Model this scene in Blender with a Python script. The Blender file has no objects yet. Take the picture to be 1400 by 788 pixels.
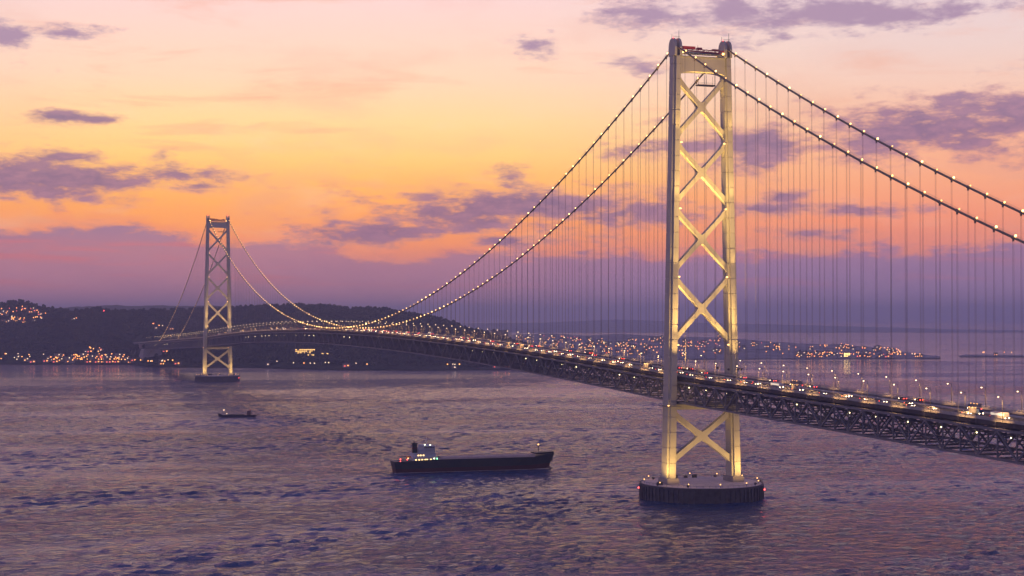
import bpy, bmesh, math, random
from mathutils import Vector, Matrix, noise as mnoise

rnd = random.Random(7)
SC = bpy.context.scene
COL = SC.collection
PI = math.pi

def lin(r, g, b):
    f = lambda c: (c / 255 / 12.92) if c / 255 <= 0.04045 else ((c / 255 + 0.055) / 1.055) ** 2.4
    return (f(r), f(g), f(b), 1.0)

# ------------------------------------------------------------------ camera
CAM = Vector((-464.26, -962.34, 117.94))
YAW, PITCH, FPX = 0.3343, 0.0168, 2232.1
cd = bpy.data.cameras.new('camera')
cam = bpy.data.objects.new('camera', cd)
COL.objects.link(cam)
cam.location = CAM
cam.rotation_euler = (PI / 2 + PITCH, 0, -YAW)
cd.sensor_width = 36.0
cd.lens = 36.0 * FPX / 1400.0
cd.clip_start = 1.0
cd.clip_end = 120000.0
SC.camera = cam

# ------------------------------------------------------------------ world
SUN_AZ, SUN_EL = 12.0, 2.0           # degrees clockwise from the bridge axis (+Y), above the horizon
W = bpy.data.worlds.new('World')
SC.world = W
W.use_nodes = True
nt = W.node_tree
nt.nodes.clear()

class NB:
    """small node-tree writer"""
    def __init__(s, tree): s.t = tree
    def node(s, typ, **kw):
        n = s.t.nodes.new(typ)
        for k, v in kw.items(): setattr(n, k, v)
        return n
    def put(s, sock, v):
        if v is None: return
        if isinstance(v, bpy.types.NodeSocket): s.t.links.new(v, sock)
        else: sock.default_value = v
    def m(s, op, a, b=None, c=None, clamp=False):
        n = s.node('ShaderNodeMath', operation=op, use_clamp=clamp)
        for i, v in enumerate((a, b, c)): s.put(n.inputs[i], v)
        return n.outputs[0]
    def v(s, op, a, b=None, c=None):
        n = s.node('ShaderNodeVectorMath', operation=op)
        for i, x in enumerate((a, b, c)): s.put(n.inputs[i], x)
        return n.outputs['Value'] if op in ('LENGTH', 'DOT_PRODUCT') else n.outputs[0]
    def comb(s, x, y, z):
        n = s.node('ShaderNodeCombineXYZ')
        for i, q in enumerate((x, y, z)): s.put(n.inputs[i], q)
        return n.outputs[0]
    def sep(s, x):
        n = s.node('ShaderNodeSeparateXYZ'); s.put(n.inputs[0], x)
        return n.outputs
    def mix(s, f, a, b, blend='MIX'):
        n = s.node('ShaderNodeMix', data_type='RGBA', blend_type=blend)
        s.put(n.inputs[0], f); s.put(n.inputs[6], a); s.put(n.inputs[7], b)
        return n.outputs[2]
    def noise(s, vec, scale, detail=4, rough=.5, dist=0.0, color=False):
        n = s.node('ShaderNodeTexNoise'); s.put(n.inputs['Vector'], vec)
        n.inputs['Scale'].default_value = scale; n.inputs['Detail'].default_value = detail
        n.inputs['Roughness'].default_value = rough; n.inputs['Distortion'].default_value = dist
        return n.outputs['Color'] if color else n.outputs[0]
    def step(s, x, a, b):
        n = s.node('ShaderNodeMapRange', interpolation_type='SMOOTHSTEP')
        s.put(n.inputs[0], x); n.inputs[1].default_value = a; n.inputs[2].default_value = b
        return n.outputs[0]
    def ramp(s, fac, stops):
        n = s.node('ShaderNodeValToRGB'); s.put(n.inputs[0], fac)
        e = n.color_ramp.elements
        while len(e) < len(stops): e.new(0.5)
        for q, (p, c) in zip(e, stops): q.position = p; q.color = c
        return n.outputs[0]

B = NB(nt)
tc = B.node('ShaderNodeTexCoord')
D = tc.outputs['Generated']
dx, dy, dz = B.sep(D)
az = B.m('MULTIPLY', B.m('ARCTAN2', dx, dy), 180 / PI)
el = B.m('MULTIPLY', B.m('ARCSINE', dz), 180 / PI)
V = B.comb(dx, dy, B.m('MULTIPLY', dz, 3.2))
uv = B.comb(az, el, 0.0)

def sky_ramp(stops):
    return B.ramp(B.m('DIVIDE', el, 60.0, clamp=True), [(e / 60.0, lin(*c)) for e, c in stops])
upper = [(12.8, (240, 176, 184)), (15.5, (186, 136, 174)), (20, (78, 90, 156)), (60, (42, 66, 130))]
rampA = sky_ramp([(0, (158, 108, 132)), (1.6, (196, 122, 126)), (2.6, (246, 150, 92)), (3.6, (253, 166, 84)), (4.6, (255, 186, 98)),
                  (5.6, (255, 207, 126)), (6.8, (254, 214, 154)), (8.2, (250, 212, 182)), (11, (242, 208, 206))] + upper)
rampB = sky_ramp([(0, (122, 104, 142)), (1.4, (158, 116, 146)), (2.3, (230, 140, 122)), (3.2, (252, 150, 112)), (4.6, (252, 170, 128)),
                  (6.2, (250, 186, 150)), (7.6, (244, 199, 178)), (9.2, (234, 206, 200)), (11, (228, 205, 210))] + upper)
rampC = sky_ramp([(0, (108, 104, 138)), (2, (124, 112, 148)), (5, (158, 136, 166)), (11, (164, 150, 188)), (15, (142, 140, 190)),
                  (22, (82, 96, 156)), (60, (40, 62, 124))])
sd = B.m('ABSOLUTE', B.m('SUBTRACT', az, SUN_AZ))
col = B.mix(B.step(sd, 5.0, 22.0), rampA, rampB)
col = B.mix(B.step(sd, 28.0, 120.0), col, rampC)

# a physical dusk sky under the colours of the cloud-lit air
skyt = B.node('ShaderNodeTexSky', sky_type='NISHITA', sun_disc=False)
skyt.sun_elevation = math.radians(SUN_EL)
skyt.sun_rotation = math.radians(SUN_AZ)
skyt.air_density = 1.4; skyt.dust_density = 2.0
col = B.mix(1.0, col, B.mix(1.0, skyt.outputs[0], (0.010, 0.010, 0.012, 1), 'MULTIPLY'), 'ADD')

# soft veils of high cloud
n_veil = B.noise(V, 7.0, 5, .55)
n_fine = B.noise(V, 20.0, 7, .58)
n_edge = B.noise(V, 62.0, 7, .66)
streaky = B.noise(B.comb(dx, dy, B.m('MULTIPLY', dz, 7.0)), 8.0, 7, .62, .5)
col = B.mix(B.m('MULTIPLY', B.step(n_veil, .5, .72), .30), col, lin(232, 170, 150))
col = B.mix(B.m('MULTIPLY', B.step(streaky, .50, .70), .42), col, lin(240, 168, 138))
col = B.mix(B.m('MULTIPLY', B.step(B.noise(V, 13.0, 7, .62), .52, .75), .16), col, lin(255, 226, 205))

# cloud bank lying on the horizon, its top edge rising and falling
fc = B.node('ShaderNodeFloatCurve')
B.put(fc.inputs[1], B.m('DIVIDE', B.m('ADD', az, 10.0), 60.0, clamp=True))
def azel(x, y):
    return 19.154 + math.degrees(math.atan((x - 700) / FPX)), math.degrees(math.atan((431.6 - y) / FPX))
bank_pts = [(-320, 318), (-100, 320), (0, 315), (70, 312), (150, 308), (230, 317), (290, 327), (350, 328), (400, 333), (450, 340), (500, 349), (560, 352),
            (595, 345), (640, 339), (700, 340), (760, 346), (830, 352), (900, 352), (1010, 346), (1090, 338), (1250, 341), (1400, 331), (1600, 336), (1900, 340)]
cv = fc.mapping.curves[0]
pts = [((azel(x, y)[0] + 10) / 60, azel(x, y)[1] / 5) for x, y in bank_pts]
cv.points[0].location = (0, pts[0][1]); cv.points[1].location = (1, pts[-1][1])
for p in pts: cv.points.new(*p)
for p in cv.points: p.handle_type = 'AUTO'
fc.mapping.update()
edge = B.m('MULTIPLY', fc.outputs[0], 5.0)
wob = B.m('ADD', B.m('MULTIPLY', B.m('SUBTRACT', n_fine, .5), 1.7), B.m('MULTIPLY', B.m('SUBTRACT', n_edge, .5), 1.0))
bank_d = B.m('ADD', B.m('SUBTRACT', edge, el), wob)
bank = B.step(bank_d, -.12, .34)
bankA = B.ramp(B.m('DIVIDE', el, 4.0, clamp=True), [(0, lin(206, 136, 154)), (.3, lin(204, 136, 150)), (.55, lin(198, 134, 146)), (.72, lin(172, 130, 154)), (1, lin(166, 128, 154))])
bankB = B.ramp(B.m('DIVIDE', el, 4.0, clamp=True), [(0, lin(166, 130, 166)), (.25, lin(164, 128, 164)), (.5, lin(164, 124, 158)), (.62, lin(162, 122, 156)), (1, lin(154, 120, 156))])
bcol = B.mix(B.step(az, 13.0, 27.0), bankA, bankB)
streak = B.m('MULTIPLY', B.step(B.noise(B.comb(dx, dy, B.m('MULTIPLY', dz, 14.0)), 9.0, 5, .55), .50, .68), B.step(el, .7, 1.4))
bcol = B.mix(B.m('MULTIPLY', streak, B.m('SUBTRACT', .8, B.m('MULTIPLY', B.step(az, 8, 22), .4))), bcol, lin(222, 122, 122))
bcol = B.mix(B.m('MULTIPLY', B.step(n_veil, .42, .7), .25), bcol, lin(138, 104, 140))
col = B.mix(B.m('MULTIPLY', bank, .93), col, bcol)
rim = B.m('MULTIPLY', B.m('MULTIPLY', B.step(bank_d, -.4, -.05), B.m('SUBTRACT', 1.0, bank)), .35)
col = B.mix(rim, col, lin(255, 150, 110))

# separate clouds: (x, y, half width, half height) measured on the sky, turned into degrees
clouds = [(60, 250, 170, 19), (150, 256, 90, 13), (275, 257, 24, 4), (90, 222, 45, 7), (130, 172, 24, 5), (70, 170, 45, 6), (5, 66, 26, 11), (95, 58, 40, 7),
          (520, 318, 70, 13), (620, 292, 125, 21), (740, 285, 150, 20), (850, 292, 80, 17), (697, 243, 30, 14), (730, 62, 26, 10), (872, 92, 28, 9),
          (1310, 186, 150, 27), (1240, 160, 60, 14), (1385, 158, 70, 22), (1075, 202, 100, 22), (930, 205, 70, 12), (885, 19, 42, 17), (1005, 18, 85, 22), (1180, 27, 120, 15),
          (1110, 322, 46, 9), (1050, 287, 70, 9), (1170, 290, 60, 8), (1065, 272, 26, 8), (690, 330, 45, 7),
          (-220, 230, 130, 24), (-330, 120, 150, 30), (1640, 210, 150, 26), (1760, 90, 170, 34), (1900, 260, 150, 20), (-500, 260, 160, 22)]
dmin = None
for (x, y, rx, ry) in clouds:
    a, e = azel(x, y)
    k = 180 / PI / FPX
    sx, sy = 1 / (rx * k * 1.3), 1 / (ry * k * 1.4)
    L = B.v('LENGTH', B.v('MULTIPLY_ADD', uv, (sx, sy, 0), (-a * sx, -e * sy, 0)))
    dmin = L if dmin is None else B.m('SMOOTH_MIN', dmin, L, .25)
cwob = B.m('ADD', B.m('MULTIPLY', B.m('SUBTRACT', n_fine, .5), 3.6), B.m('MULTIPLY', B.m('SUBTRACT', n_edge, .5), 2.6))
cd_ = B.m('ADD', B.m('SUBTRACT', 1.0, dmin), cwob)
# the same kind of cloud scattered over the rest of the dome
gen = B.m('MULTIPLY', B.step(B.m('ABSOLUTE', B.m('SUBTRACT', az, 19.2)), 24, 34), B.step(el, 3, 5))
cg = B.m('SUBTRACT', B.m('MULTIPLY', B.m('SUBTRACT', B.noise(V, 5.0, 6, .6), .56), 6.0), B.m('MULTIPLY', B.m('SUBTRACT', 1.0, gen), 9.0))
cmask = B.step(B.m('MAXIMUM', cd_, cg), -.40, .80)
ccol = B.mix(B.step(n_edge, .3, .75), lin(118, 98, 138), lin(172, 126, 150))
ccol = B.mix(B.m('MULTIPLY', B.m('SUBTRACT', 1.0, B.step(cd_, .0, .9)), .55), ccol, lin(240, 160, 138))
ccol = B.mix(B.step(el, 6.0, 10.0), ccol, lin(168, 138, 166))
col = B.mix(B.m('MULTIPLY', cmask, .9), col, ccol)

bg = B.node('ShaderNodeBackground')
B.put(bg.inputs[0], col); bg.inputs[1].default_value = 1.12
wo = B.node('ShaderNodeOutputWorld')
nt.links.new(bg.outputs[0], wo.inputs[0])

# ------------------------------------------------------------------ sun, just above the horizon behind the clouds
sl = bpy.data.lights.new('sun', 'SUN')
sl.energy = 0.02; sl.angle = math.radians(25); sl.color = (1.0, 0.62, 0.36)
so = bpy.data.objects.new('sun', sl); COL.objects.link(so)
so.location = (500, 3000, 800)
sv = Vector((math.sin(math.radians(SUN_AZ)) * math.cos(math.radians(SUN_EL)), math.cos(math.radians(SUN_AZ)) * math.cos(math.radians(SUN_EL)), math.sin(math.radians(SUN_EL))))
so.rotation_euler = sv.to_track_quat('Z', 'Y').to_euler()

# ------------------------------------------------------------------ exposure
SC.view_settings.view_transform = 'Standard'
SC.view_settings.look = 'None'
SC.view_settings.exposure = 0.0
SC.view_settings.gamma = 1.0
SC.view_settings.use_curve_mapping = False
SC.cycles.use_denoising = True
SC.cycles.max_bounces = 4
SC.cycles.volume_bounces = 2
SC.cycles.sample_clamp_indirect = 3.0
SC.cycles.use_light_tree = True
SC.cycles.adaptive_threshold = .02
W.cycles.sampling_method = 'MANUAL'
W.cycles.sample_map_resolution = 512

# ------------------------------------------------------------------ materials
MATS = {}
def mat(name, color, rough=.6, vary=.12, scale=.2, metallic=0.0, spec=.5, stain=None, bump=0.0, stretch=(1, 1, 1)):
    if name in MATS: return MATS[name]
    m = bpy.data.materials.new(name); m.use_nodes = True
    t = m.node_tree; N = NB(t)
    p = t.nodes['Principled BSDF']
    geo = N.node('ShaderNodeNewGeometry')
    pos = N.v('MULTIPLY', geo.outputs['Position'], stretch)
    n = N.noise(pos, scale, 6, .6)
    c = tuple(color[:3]) + (1,)
    dark = tuple(x * (1 - vary * 1.6) for x in color[:3]) + (1,)
    lite = tuple(min(1, x * (1 + vary)) for x in color[:3]) + (1,)
    k = N.ramp(n, [(.25, dark), (.5, c), (.75, lite)])
    if stain:
        n2 = N.noise(N.v('MULTIPLY', geo.outputs['Position'], (1, 1, .12)), scale * 3, 6, .65)
        k = N.mix(N.m('MULTIPLY', N.step(n2, .56, .72), .55), k, tuple(stain[:3]) + (1,))
    t.links.new(k, p.inputs['Base Color'])
    r = N.m('ADD', rough - .08, N.m('MULTIPLY', n, .16))
    t.links.new(r, p.inputs['Roughness'])
    p.inputs['Metallic'].default_value = metallic
    p.inputs['Specular IOR Level'].default_value = spec
    if bump:
        bn = N.node('ShaderNodeBump'); bn.inputs['Strength'].default_value = bump; bn.inputs['Distance'].default_value = 1.0
        t.links.new(n, bn.inputs['Height']); t.links.new(bn.outputs[0], p.inputs['Normal'])
    MATS[name] = m
    return m
def glow(name, color, strength, sample=False):
    if name in MATS: return MATS[name]
    m = bpy.data.materials.new(name); m.use_nodes = True
    p = m.node_tree.nodes['Principled BSDF']
    p.inputs['Base Color'].default_value = (.8, .8, .8, 1)
    p.inputs['Emission Color'].default_value = tuple(color[:3]) + (1,)
    p.inputs['Emission Strength'].default_value = strength
    m.cycles.emission_sampling = 'AUTO' if sample else 'NONE'
    MATS[name] = m
    return m

# ------------------------------------------------------------------ mesh helpers
class MB:
    def __init__(s): s.v = []; s.f = []
    def box(s, x0, x1, y0, y1, z0, z1):
        b = len(s.v)
        s.v += [(x0, y0, z0), (x1, y0, z0), (x1, y1, z0), (x0, y1, z0), (x0, y0, z1), (x1, y0, z1), (x1, y1, z1), (x0, y1, z1)]
        s.f += [tuple(b + i for i in q) for q in ((0, 3, 2, 1), (4, 5, 6, 7), (0, 1, 5, 4), (1, 2, 6, 5), (2, 3, 7, 6), (3, 0, 4, 7))]
        return s
    def bar(s, p, q, w, h, up=(0, 0, 1)):
        """rectangular bar from p to q; w across, h along 'up'"""
        p, q = Vector(p), Vector(q); d = (q - p).normalized()
        r = d.cross(Vector(up))
        if r.length < 1e-5: r = d.cross(Vector((0, 1, 0)))
        r.normalize(); u = r.cross(d)
        b = len(s.v)
        for c in (p, q):
            for a, e in ((-1, -1), (1, -1), (1, 1), (-1, 1)): s.v.append(tuple(c + r * (a * w / 2) + u * (e * h / 2)))
        s.f += [tuple(b + i for i in t) for t in ((0, 1, 2, 3), (7, 6, 5, 4), (0, 4, 5, 1), (1, 5, 6, 2), (2, 6, 7, 3), (3, 7, 4, 0))]
        return s
    def tube(s, pts, r, n=6, caps=True):
        b = len(s.v); pts = [Vector(p) for p in pts]
        for i, p in enumerate(pts):
            d = (pts[min(i + 1, len(pts) - 1)] - pts[max(i - 1, 0)]).normalized()
            a = d.cross(Vector((1, 0, 0)))
            if a.length < .3: a = d.cross(Vector((0, 1, 0)))
            a.normalize(); c = d.cross(a)
            rr = r[i] if isinstance(r, (list, tuple)) else r
            for k in range(n):
                t = 2 * PI * k / n
                s.v.append(tuple(p + a * (rr * math.cos(t)) + c * (rr * math.sin(t))))
        for i in range(len(pts) - 1):
            for k in range(n):
                s.f.append((b + i * n + k, b + i * n + (k + 1) % n, b + (i + 1) * n + (k + 1) % n, b + (i + 1) * n + k))
        if caps:
            s.f.append(tuple(b + k for k in range(n))[::-1]); e = b + (len(pts) - 1) * n
            s.f.append(tuple(e + k for k in range(n)))
        return s
    def loft(s, rings, caps=True, close=True):
        b = len(s.v); n = len(rings[0])
        for r in rings: s.v += [tuple(p) for p in r]
        for i in range(len(rings) - 1):
            for k in range(n if close else n - 1):
                s.f.append((b + i * n + k, b + i * n + (k + 1) % n, b + (i + 1) * n + (k + 1) % n, b + (i + 1) * n + k))
        if caps:
            s.f.append(tuple(b + k for k in range(n))[::-1])
            e = b + (len(rings) - 1) * n
            s.f.append(tuple(e + k for k in range(n)))
        return s
    def ball(s, c, r, nu=8, nv=5, sz=1.0):
        b = len(s.v); c = Vector(c)
        s.v.append(tuple(c + Vector((0, 0, -r * sz))))
        for i in range(1, nv):
            t = -PI / 2 + PI * i / nv
            for k in range(nu):
                a = 2 * PI * k / nu
                s.v.append(tuple(c + Vector((r * math.cos(t) * math.cos(a), r * math.cos(t) * math.sin(a), r * sz * math.sin(t)))))
        s.v.append(tuple(c + Vector((0, 0, r * sz)))); top = len(s.v) - 1
        for k in range(nu):
            s.f.append((b, b + 1 + (k + 1) % nu, b + 1 + k))
            for i in range(nv - 2):
                q = b + 1 + i * nu
                s.f.append((q + k, q + (k + 1) % nu, q + nu + (k + 1) % nu, q + nu + k))
            q = b + 1 + (nv - 2) * nu
            s.f.append((q + k, q + (k + 1) % nu, top))
        return s
    def mesh(s, name, material, smooth=False):
        m = bpy.data.meshes.new(name); m.from_pydata(s.v, [], s.f); m.update()
        bm = bmesh.new(); bm.from_mesh(m); bmesh.ops.recalc_face_normals(bm, faces=bm.faces); bm.to_mesh(m); bm.free()
        if material: m.materials.append(material)
        if smooth:
            for p in m.polygons: p.use_smooth = True
        return m
    def build(s, name, material, parent=None, smooth=False, loc=None):
        return link(name, s.mesh(name, material, smooth), parent, loc)

def link(name, data, parent=None, loc=None, rz=0.0):
    o = bpy.data.objects.new(name, data); COL.objects.link(o)
    if parent: o.parent = parent
    if loc is not None: o.location = loc
    if rz: o.rotation_euler = (0, 0, rz)
    return o
def empty(name, parent=None, loc=(0, 0, 0), rz=0.0):
    o = link(name, None, parent, loc, rz); o.empty_display_size = 1.0
    return o
def tag(o, label=None, cat=None, group=None, kind=None):
    if label: o['label'] = label
    if cat: o['category'] = cat
    if group: o['group'] = group
    if kind: o['kind'] = kind
    return o
def copy_tree(o, parent=None, loc=None, rz=None):
    c = o.copy(); COL.objects.link(c); c.parent = parent
    if loc is not None: c.location = loc
    if rz is not None: c.rotation_euler = (0, 0, rz)
    for ch in list(o.children): copy_tree(ch, c)
    return c

steel = mat('tower_paint', (.50, .50, .43), .5, .10, .05, stain=(.30, .28, .26), stretch=(1, 1, .3))
truss_m = mat('truss_paint', (.20, .21, .225), .55, .18, .3)
cable_m = mat('cable_wrap', (.26, .22, .16), .6, .15, .4)  # base colour lightened and warmed to carry the lamps' glow on the cable
rope_m = mat('rope_steel', (.20, .19, .20), .55, .1, .2)
conc = mat('pier_concrete', (.36, .34, .32), .8, .2, .12, stain=(.18, .17, .16))
caisson = mat('caisson_steel', (.10, .10, .11), .7, .3, .25, stain=(.06, .045, .04))
asphalt = mat('asphalt', (.05, .05, .052), .8, .2, .3)
dark_m = mat('dark_steel', (.05, .053, .06), .6, .2, .3)
red_m = mat('red_paint', (.42, .035, .04), .5, .15, .3)
white_m = mat('white_paint', (.70, .70, .68), .5, .08, .3)
lamp_cable = glow('cable_lamp_glass', (1.0, .52, .13), 5.5)
lamp_street = glow('street_lamp_glass', (1.0, .70, .36), 6)
lamp_warm = glow('warm_lamp_glass', (1.0, .48, .12), 4)
lamp_red = glow('red_beacon_glass', (1.0, .06, .05), 9)

# ================================================================== setting: sea, hills, haze
import numpy as np
def sea_material():
    m = bpy.data.materials.new('sea_water'); m.use_nodes = True
    t = m.node_tree; N = NB(t); p = t.nodes['Principled BSDF']
    geo = N.node('ShaderNodeNewGeometry'); P = geo.outputs['Position']
    rot = N.node('ShaderNodeVectorRotate', rotation_type='Z_AXIS'); N.put(rot.inputs['Vector'], P); rot.inputs['Angle'].default_value = math.radians(16)
    Pr = rot.outputs[0]
    swell = N.noise(Pr, 1 / 60, 3, .5)
    chop = N.noise(N.v('MULTIPLY', Pr, (1 / 1.5, 1, 1)), 1 / 6.5, 5, .6, .3)
    ripple = N.noise(Pr, 1 / 2.0, 4, .6)
    lane = N.noise(N.v('MULTIPLY', Pr, (1 / 4.0, 1, 1)), 1 / 260, 4, .55, .6)
    lane = N.m('ADD', .30, N.m('MULTIPLY', N.step(lane, .40, .62), 1.1))
    # far out, beyond the modelled waves, the same sea goes on as relief
    far_k = N.step(N.v('LENGTH', N.v('SUBTRACT', P, (-464, -962, 0))), 1600, 3400)
    h = N.m('ADD', N.m('MULTIPLY', chop, N.m('SUBTRACT', 5.2, N.m('MULTIPLY', far_k, 3.0))), N.m('MULTIPLY', ripple, 1.5))
    h = N.m('MULTIPLY', h, lane)
    bn = N.node('ShaderNodeBump'); bn.inputs['Strength'].default_value = 1.0; bn.inputs['Distance'].default_value = SEA_BUMP
    t.links.new(h, bn.inputs['Height']); t.links.new(bn.outputs[0], p.inputs['Normal'])
    t.links.new(N.mix(N.step(swell, .3, .7), (.020, .060, .165, 1), (.030, .076, .205, 1)), p.inputs['Base Color'])
    p.inputs['Roughness'].default_value = .08
    p.inputs['IOR'].default_value = 1.33
    return m
SEA_BUMP = 1.0
HAZE_COL = (.58, .69, 1.0, 1); HAZE_DENS = 9.5e-5
S = 40000
def graded(core0, core1, step, out0, out1, slow=1.16):
    a = [core0]; q = step
    while a[0] > out0: q *= 1.16; a.insert(0, a[0] - q)
    a[0] = out0
    x = core0
    while x < core1: x += step; a.append(x)
    q = step
    while a[-1] < out1: q *= (slow if q < 11 else 1.16); a.append(a[-1] + q)
    a[-1] = out1
    return np.array(a)
def wave_sheet():
    """the sea as one sheet: fine rows of waves around the bridge, coarser towards the horizon"""
    gx = graded(-700, 850, 4.0, -S, S, 1.02); gy = graded(-400, 900, 2.5, -S, S, 1.0045)
    X, Y = np.meshgrid(gx, gy)
    stepx = np.gradient(gx)[None, :]; stepy = np.gradient(gy)[:, None]
    cell = np.maximum(stepx * .62, stepy) * np.ones_like(X)
    r = np.random.RandomState(3)
    Z = np.zeros_like(X)
    wind = math.radians(74)
    for i in range(64):
        lam = 6.0 * (30 / 6.0) ** (r.rand() ** 2.2)
        th = wind + r.normal(0, .6)
        k = 2 * PI / lam
        slope = WAVE_SLOPE * (.75 + .5 * r.rand()) * (9.0 / max(lam, 9.0)) ** .8
        amp = slope / k
        ph = k * (math.cos(th) * X + math.sin(th) * Y) + r.rand() * 2 * PI
        keep = np.clip((lam / cell - 2.2) / 1.5, 0, 1)
        Z += keep * amp * (np.sin(ph) + .22 * np.cos(2 * ph))
    # tide lanes: slick and choppy water
    lane = np.zeros_like(X)
    for i in range(14):
        th = math.radians(96) + r.normal(0, .28); lam = 90 * 6 ** r.rand(); k = 2 * PI / lam
        lane += np.sin(k * (math.cos(th) * X + math.sin(th) * Y) + r.rand() * 7 + 1.2 * np.sin(X / 210 + i))
    lane = .85 + .40 * np.tanh(lane / 2.6)
    Z *= lane
    n, m = X.shape
    co = np.stack([X.ravel(), Y.ravel(), Z.ravel()], 1).astype(np.float32)
    idx = np.arange(n * m).reshape(n, m)
    q = np.stack([idx[:-1, :-1], idx[:-1, 1:], idx[1:, 1:], idx[1:, :-1]], -1).reshape(-1, 4)
    me = bpy.data.meshes.new('sea')
    me.vertices.add(len(co)); me.vertices.foreach_set('co', co.ravel())
    me.loops.add(q.size); me.loops.foreach_set('vertex_index', q.ravel().astype(np.int32))
    me.polygons.add(len(q)); me.polygons.foreach_set('loop_start', (np.arange(len(q)) * 4).astype(np.int32))
    me.polygons.foreach_set('use_smooth', np.ones(len(q), dtype=bool))
    me.update(calc_edges=True)
    return me
WAVE_SLOPE = .047
sea_me = wave_sheet(); sea_me.materials.append(sea_material())
tag(link('sea', sea_me), 'dusky blue and pink rippled strait water', 'sea', kind='structure')

# coast tables: (station, shore x, y, ridge x, y, z)
HEAD = [(-420,-1032,3367,-1142,4193,117),(-250,-752,3270,-811,4126,134),(-120,-537,3195,-553,4037,144),(0,-339,3126,-312,4035,153),(20,-306,3115,-271,4034,160),(38,-276,3104,-237,3982,156),(55,-248,3095,-205,3931,146),(75,-215,3083,-167,3879,139),(100,-174,3069,-120,3825,131),(130,-125,3052,-69,3721,135),(160,-75,3035,-9,3716,131),(180,-45,2994,30,3712,132),(200,-28,2843,70,3707,133),(230,16,2799,130,3700,133),(280,90,2746,230,3686,136),(320,153,2724,311,3673,142),(360,206,2652,392,3659,145),(420,282,2548,513,3635,148),(452,320,2484,567,3572,145),(480,356,2447,612,3510,137),(497,381,2438,645,3502,139),(520,415,2427,678,3442,136),(545,452,2414,714,3381,129),(570,489,2401,749,3319,121),(600,533,2386,792,3255,111),(623,567,2374,806,3146,96),(641,601,2387,824,3088,83),(660,629,2377,843,3029,76),(680,659,2367,862,2970,67),(700,696,2379,881,2911,58),(728,754,2409,912,2846,46),(748,802,2445,929,2787,31),(768,851,2482,945,2728,16)]
FAR = [(-500,-1693,6707,-1889,7924,141),(-200,-824,6406,-905,8027,157),(60,-72,6144,31,8024,151),(95,30,6109,162,8016,163),(120,102,6084,256,8009,167),(158,212,6046,399,7996,175),(185,290,6019,502,7986,167),(215,377,5989,616,7973,173),(250,478,5953,750,7955,169),(290,594,5913,904,7933,171),(340,739,5863,1097,7901,164),(420,970,5783,1408,7841,148),(520,1260,5682,1796,7749,124),(600,1491,5602,2105,7663,92)]
CITY = [(640,854,3190,1230,4375,21),(690,946,3158,1447,4620,48),(760,1075,3113,1656,4651,52),(800,1149,3087,1756,4612,44),(850,1241,3055,1880,4561,50),(900,1333,3023,2002,4507,42),(960,1443,2985,2147,4440,39),(1000,1517,2959,2242,4393,34),(1050,1626,2960,2170,3979,30),(1100,1719,2928,2179,3746,26),(1150,1831,2928,2229,3602,26),(1200,1925,2895,2169,3288,21),(1230,1981,2876,2142,3128,13),(1260,2037,2856,2139,3011,8),(1285,2084,2840,2153,2942,1)]
MTN = [(560,2550,9857,3024,11561,28),(640,2929,9725,3470,11428,57),(740,3403,9560,4020,11240,63),(790,3640,9478,4292,11136,74),(830,3830,9412,4508,11049,86),(870,4020,9346,4721,10959,83),(910,4209,9280,4932,10865,74),(980,4541,9165,5296,10692,57),(1060,4921,9033,5702,10482,49),(1150,5347,8885,6143,10233,35),(1230,5727,8753,6522,10001,24),(1320,6154,8605,6931,9729,9),(1420,6628,8440,7364,9416,4),(1500,7007,8308,7693,9160,-8)]
LOW = [(1312,2249,2988,2290,3050,-2),(1325,2274,2979,2350,3100,2.5),(1345,2313,2966,2394,3079,3.2),(1380,2382,2942,2451,3038,2.5),(1400,2421,2928,2470,3000,-2)]


def rise(s):
    return 0.0 if s < .06 else ((s - .06) / .94) ** .85
def station(tab, t):
    i = 0
    while i < len(tab) - 2 and tab[i + 1][0] < t: i += 1
    a, b = tab[i], tab[i + 1]
    k = min(1, max(0, (t - a[0]) / (b[0] - a[0])))
    return [a[j] + (b[j] - a[j]) * k for j in range(1, 6)]
def land(tab, t, s, rough=1.0):
    sx, sy, rx, ry, rz = station(tab, t)
    x, y = sx + (rx - sx) * s, sy + (ry - sy) * s
    if s <= 1: z = 3 + (rz - 3) * rise(s)
    else: z = 3 + (rz - 3) * max(0, 1 - ((s - 1) / .55) ** 1.6)
    amp = rough * min(1, max(0, (s - .05) * 3)) * min(1, max(.15, rz / 100))
    edge_k = 1 - math.exp(-((s - 1) / .12) ** 2)       # the crest keeps its outline
    q = Vector((x / 260, y / 260, 1.7))
    z += amp * edge_k * 17 * (mnoise.fractal(q, 1.0, 2.0, 4) - .15)
    z += amp * 3.0 * mnoise.fractal(Vector((x / 34, y / 34, 4.2)), .8, 2.0, 3)
    return x, y, z
def terrain(name, tab, nt_, ns, material, label, cat, rough=1.0, s_end=1.5):
    mb = MB(); t0, t1 = tab[0][0], tab[-1][0]
    for i in range(nt_ + 1):
        t = t0 + (t1 - t0) * i / nt_
        x, y, _ = land(tab, t, 0, 0)
        mb.v.append((x, y, -2.0))
        for k in range(ns + 1):
            s = s_end * (k / ns) ** 1.15
            x, y, z = land(tab, t, s, rough)
            if k == 0:
                w = 10 * mnoise.fractal(Vector((x / 90, y / 90, 0)), 1, 2, 3); y += w
            mb.v.append((x, y, z))
    n = ns + 2
    for i in range(nt_):
        for k in range(n - 1):
            a = i * n + k
            mb.f.append((a, a + n, a + n + 1, a + 1))
    o = mb.build(name, material)
    return tag(o, label, cat, kind='structure')
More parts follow.
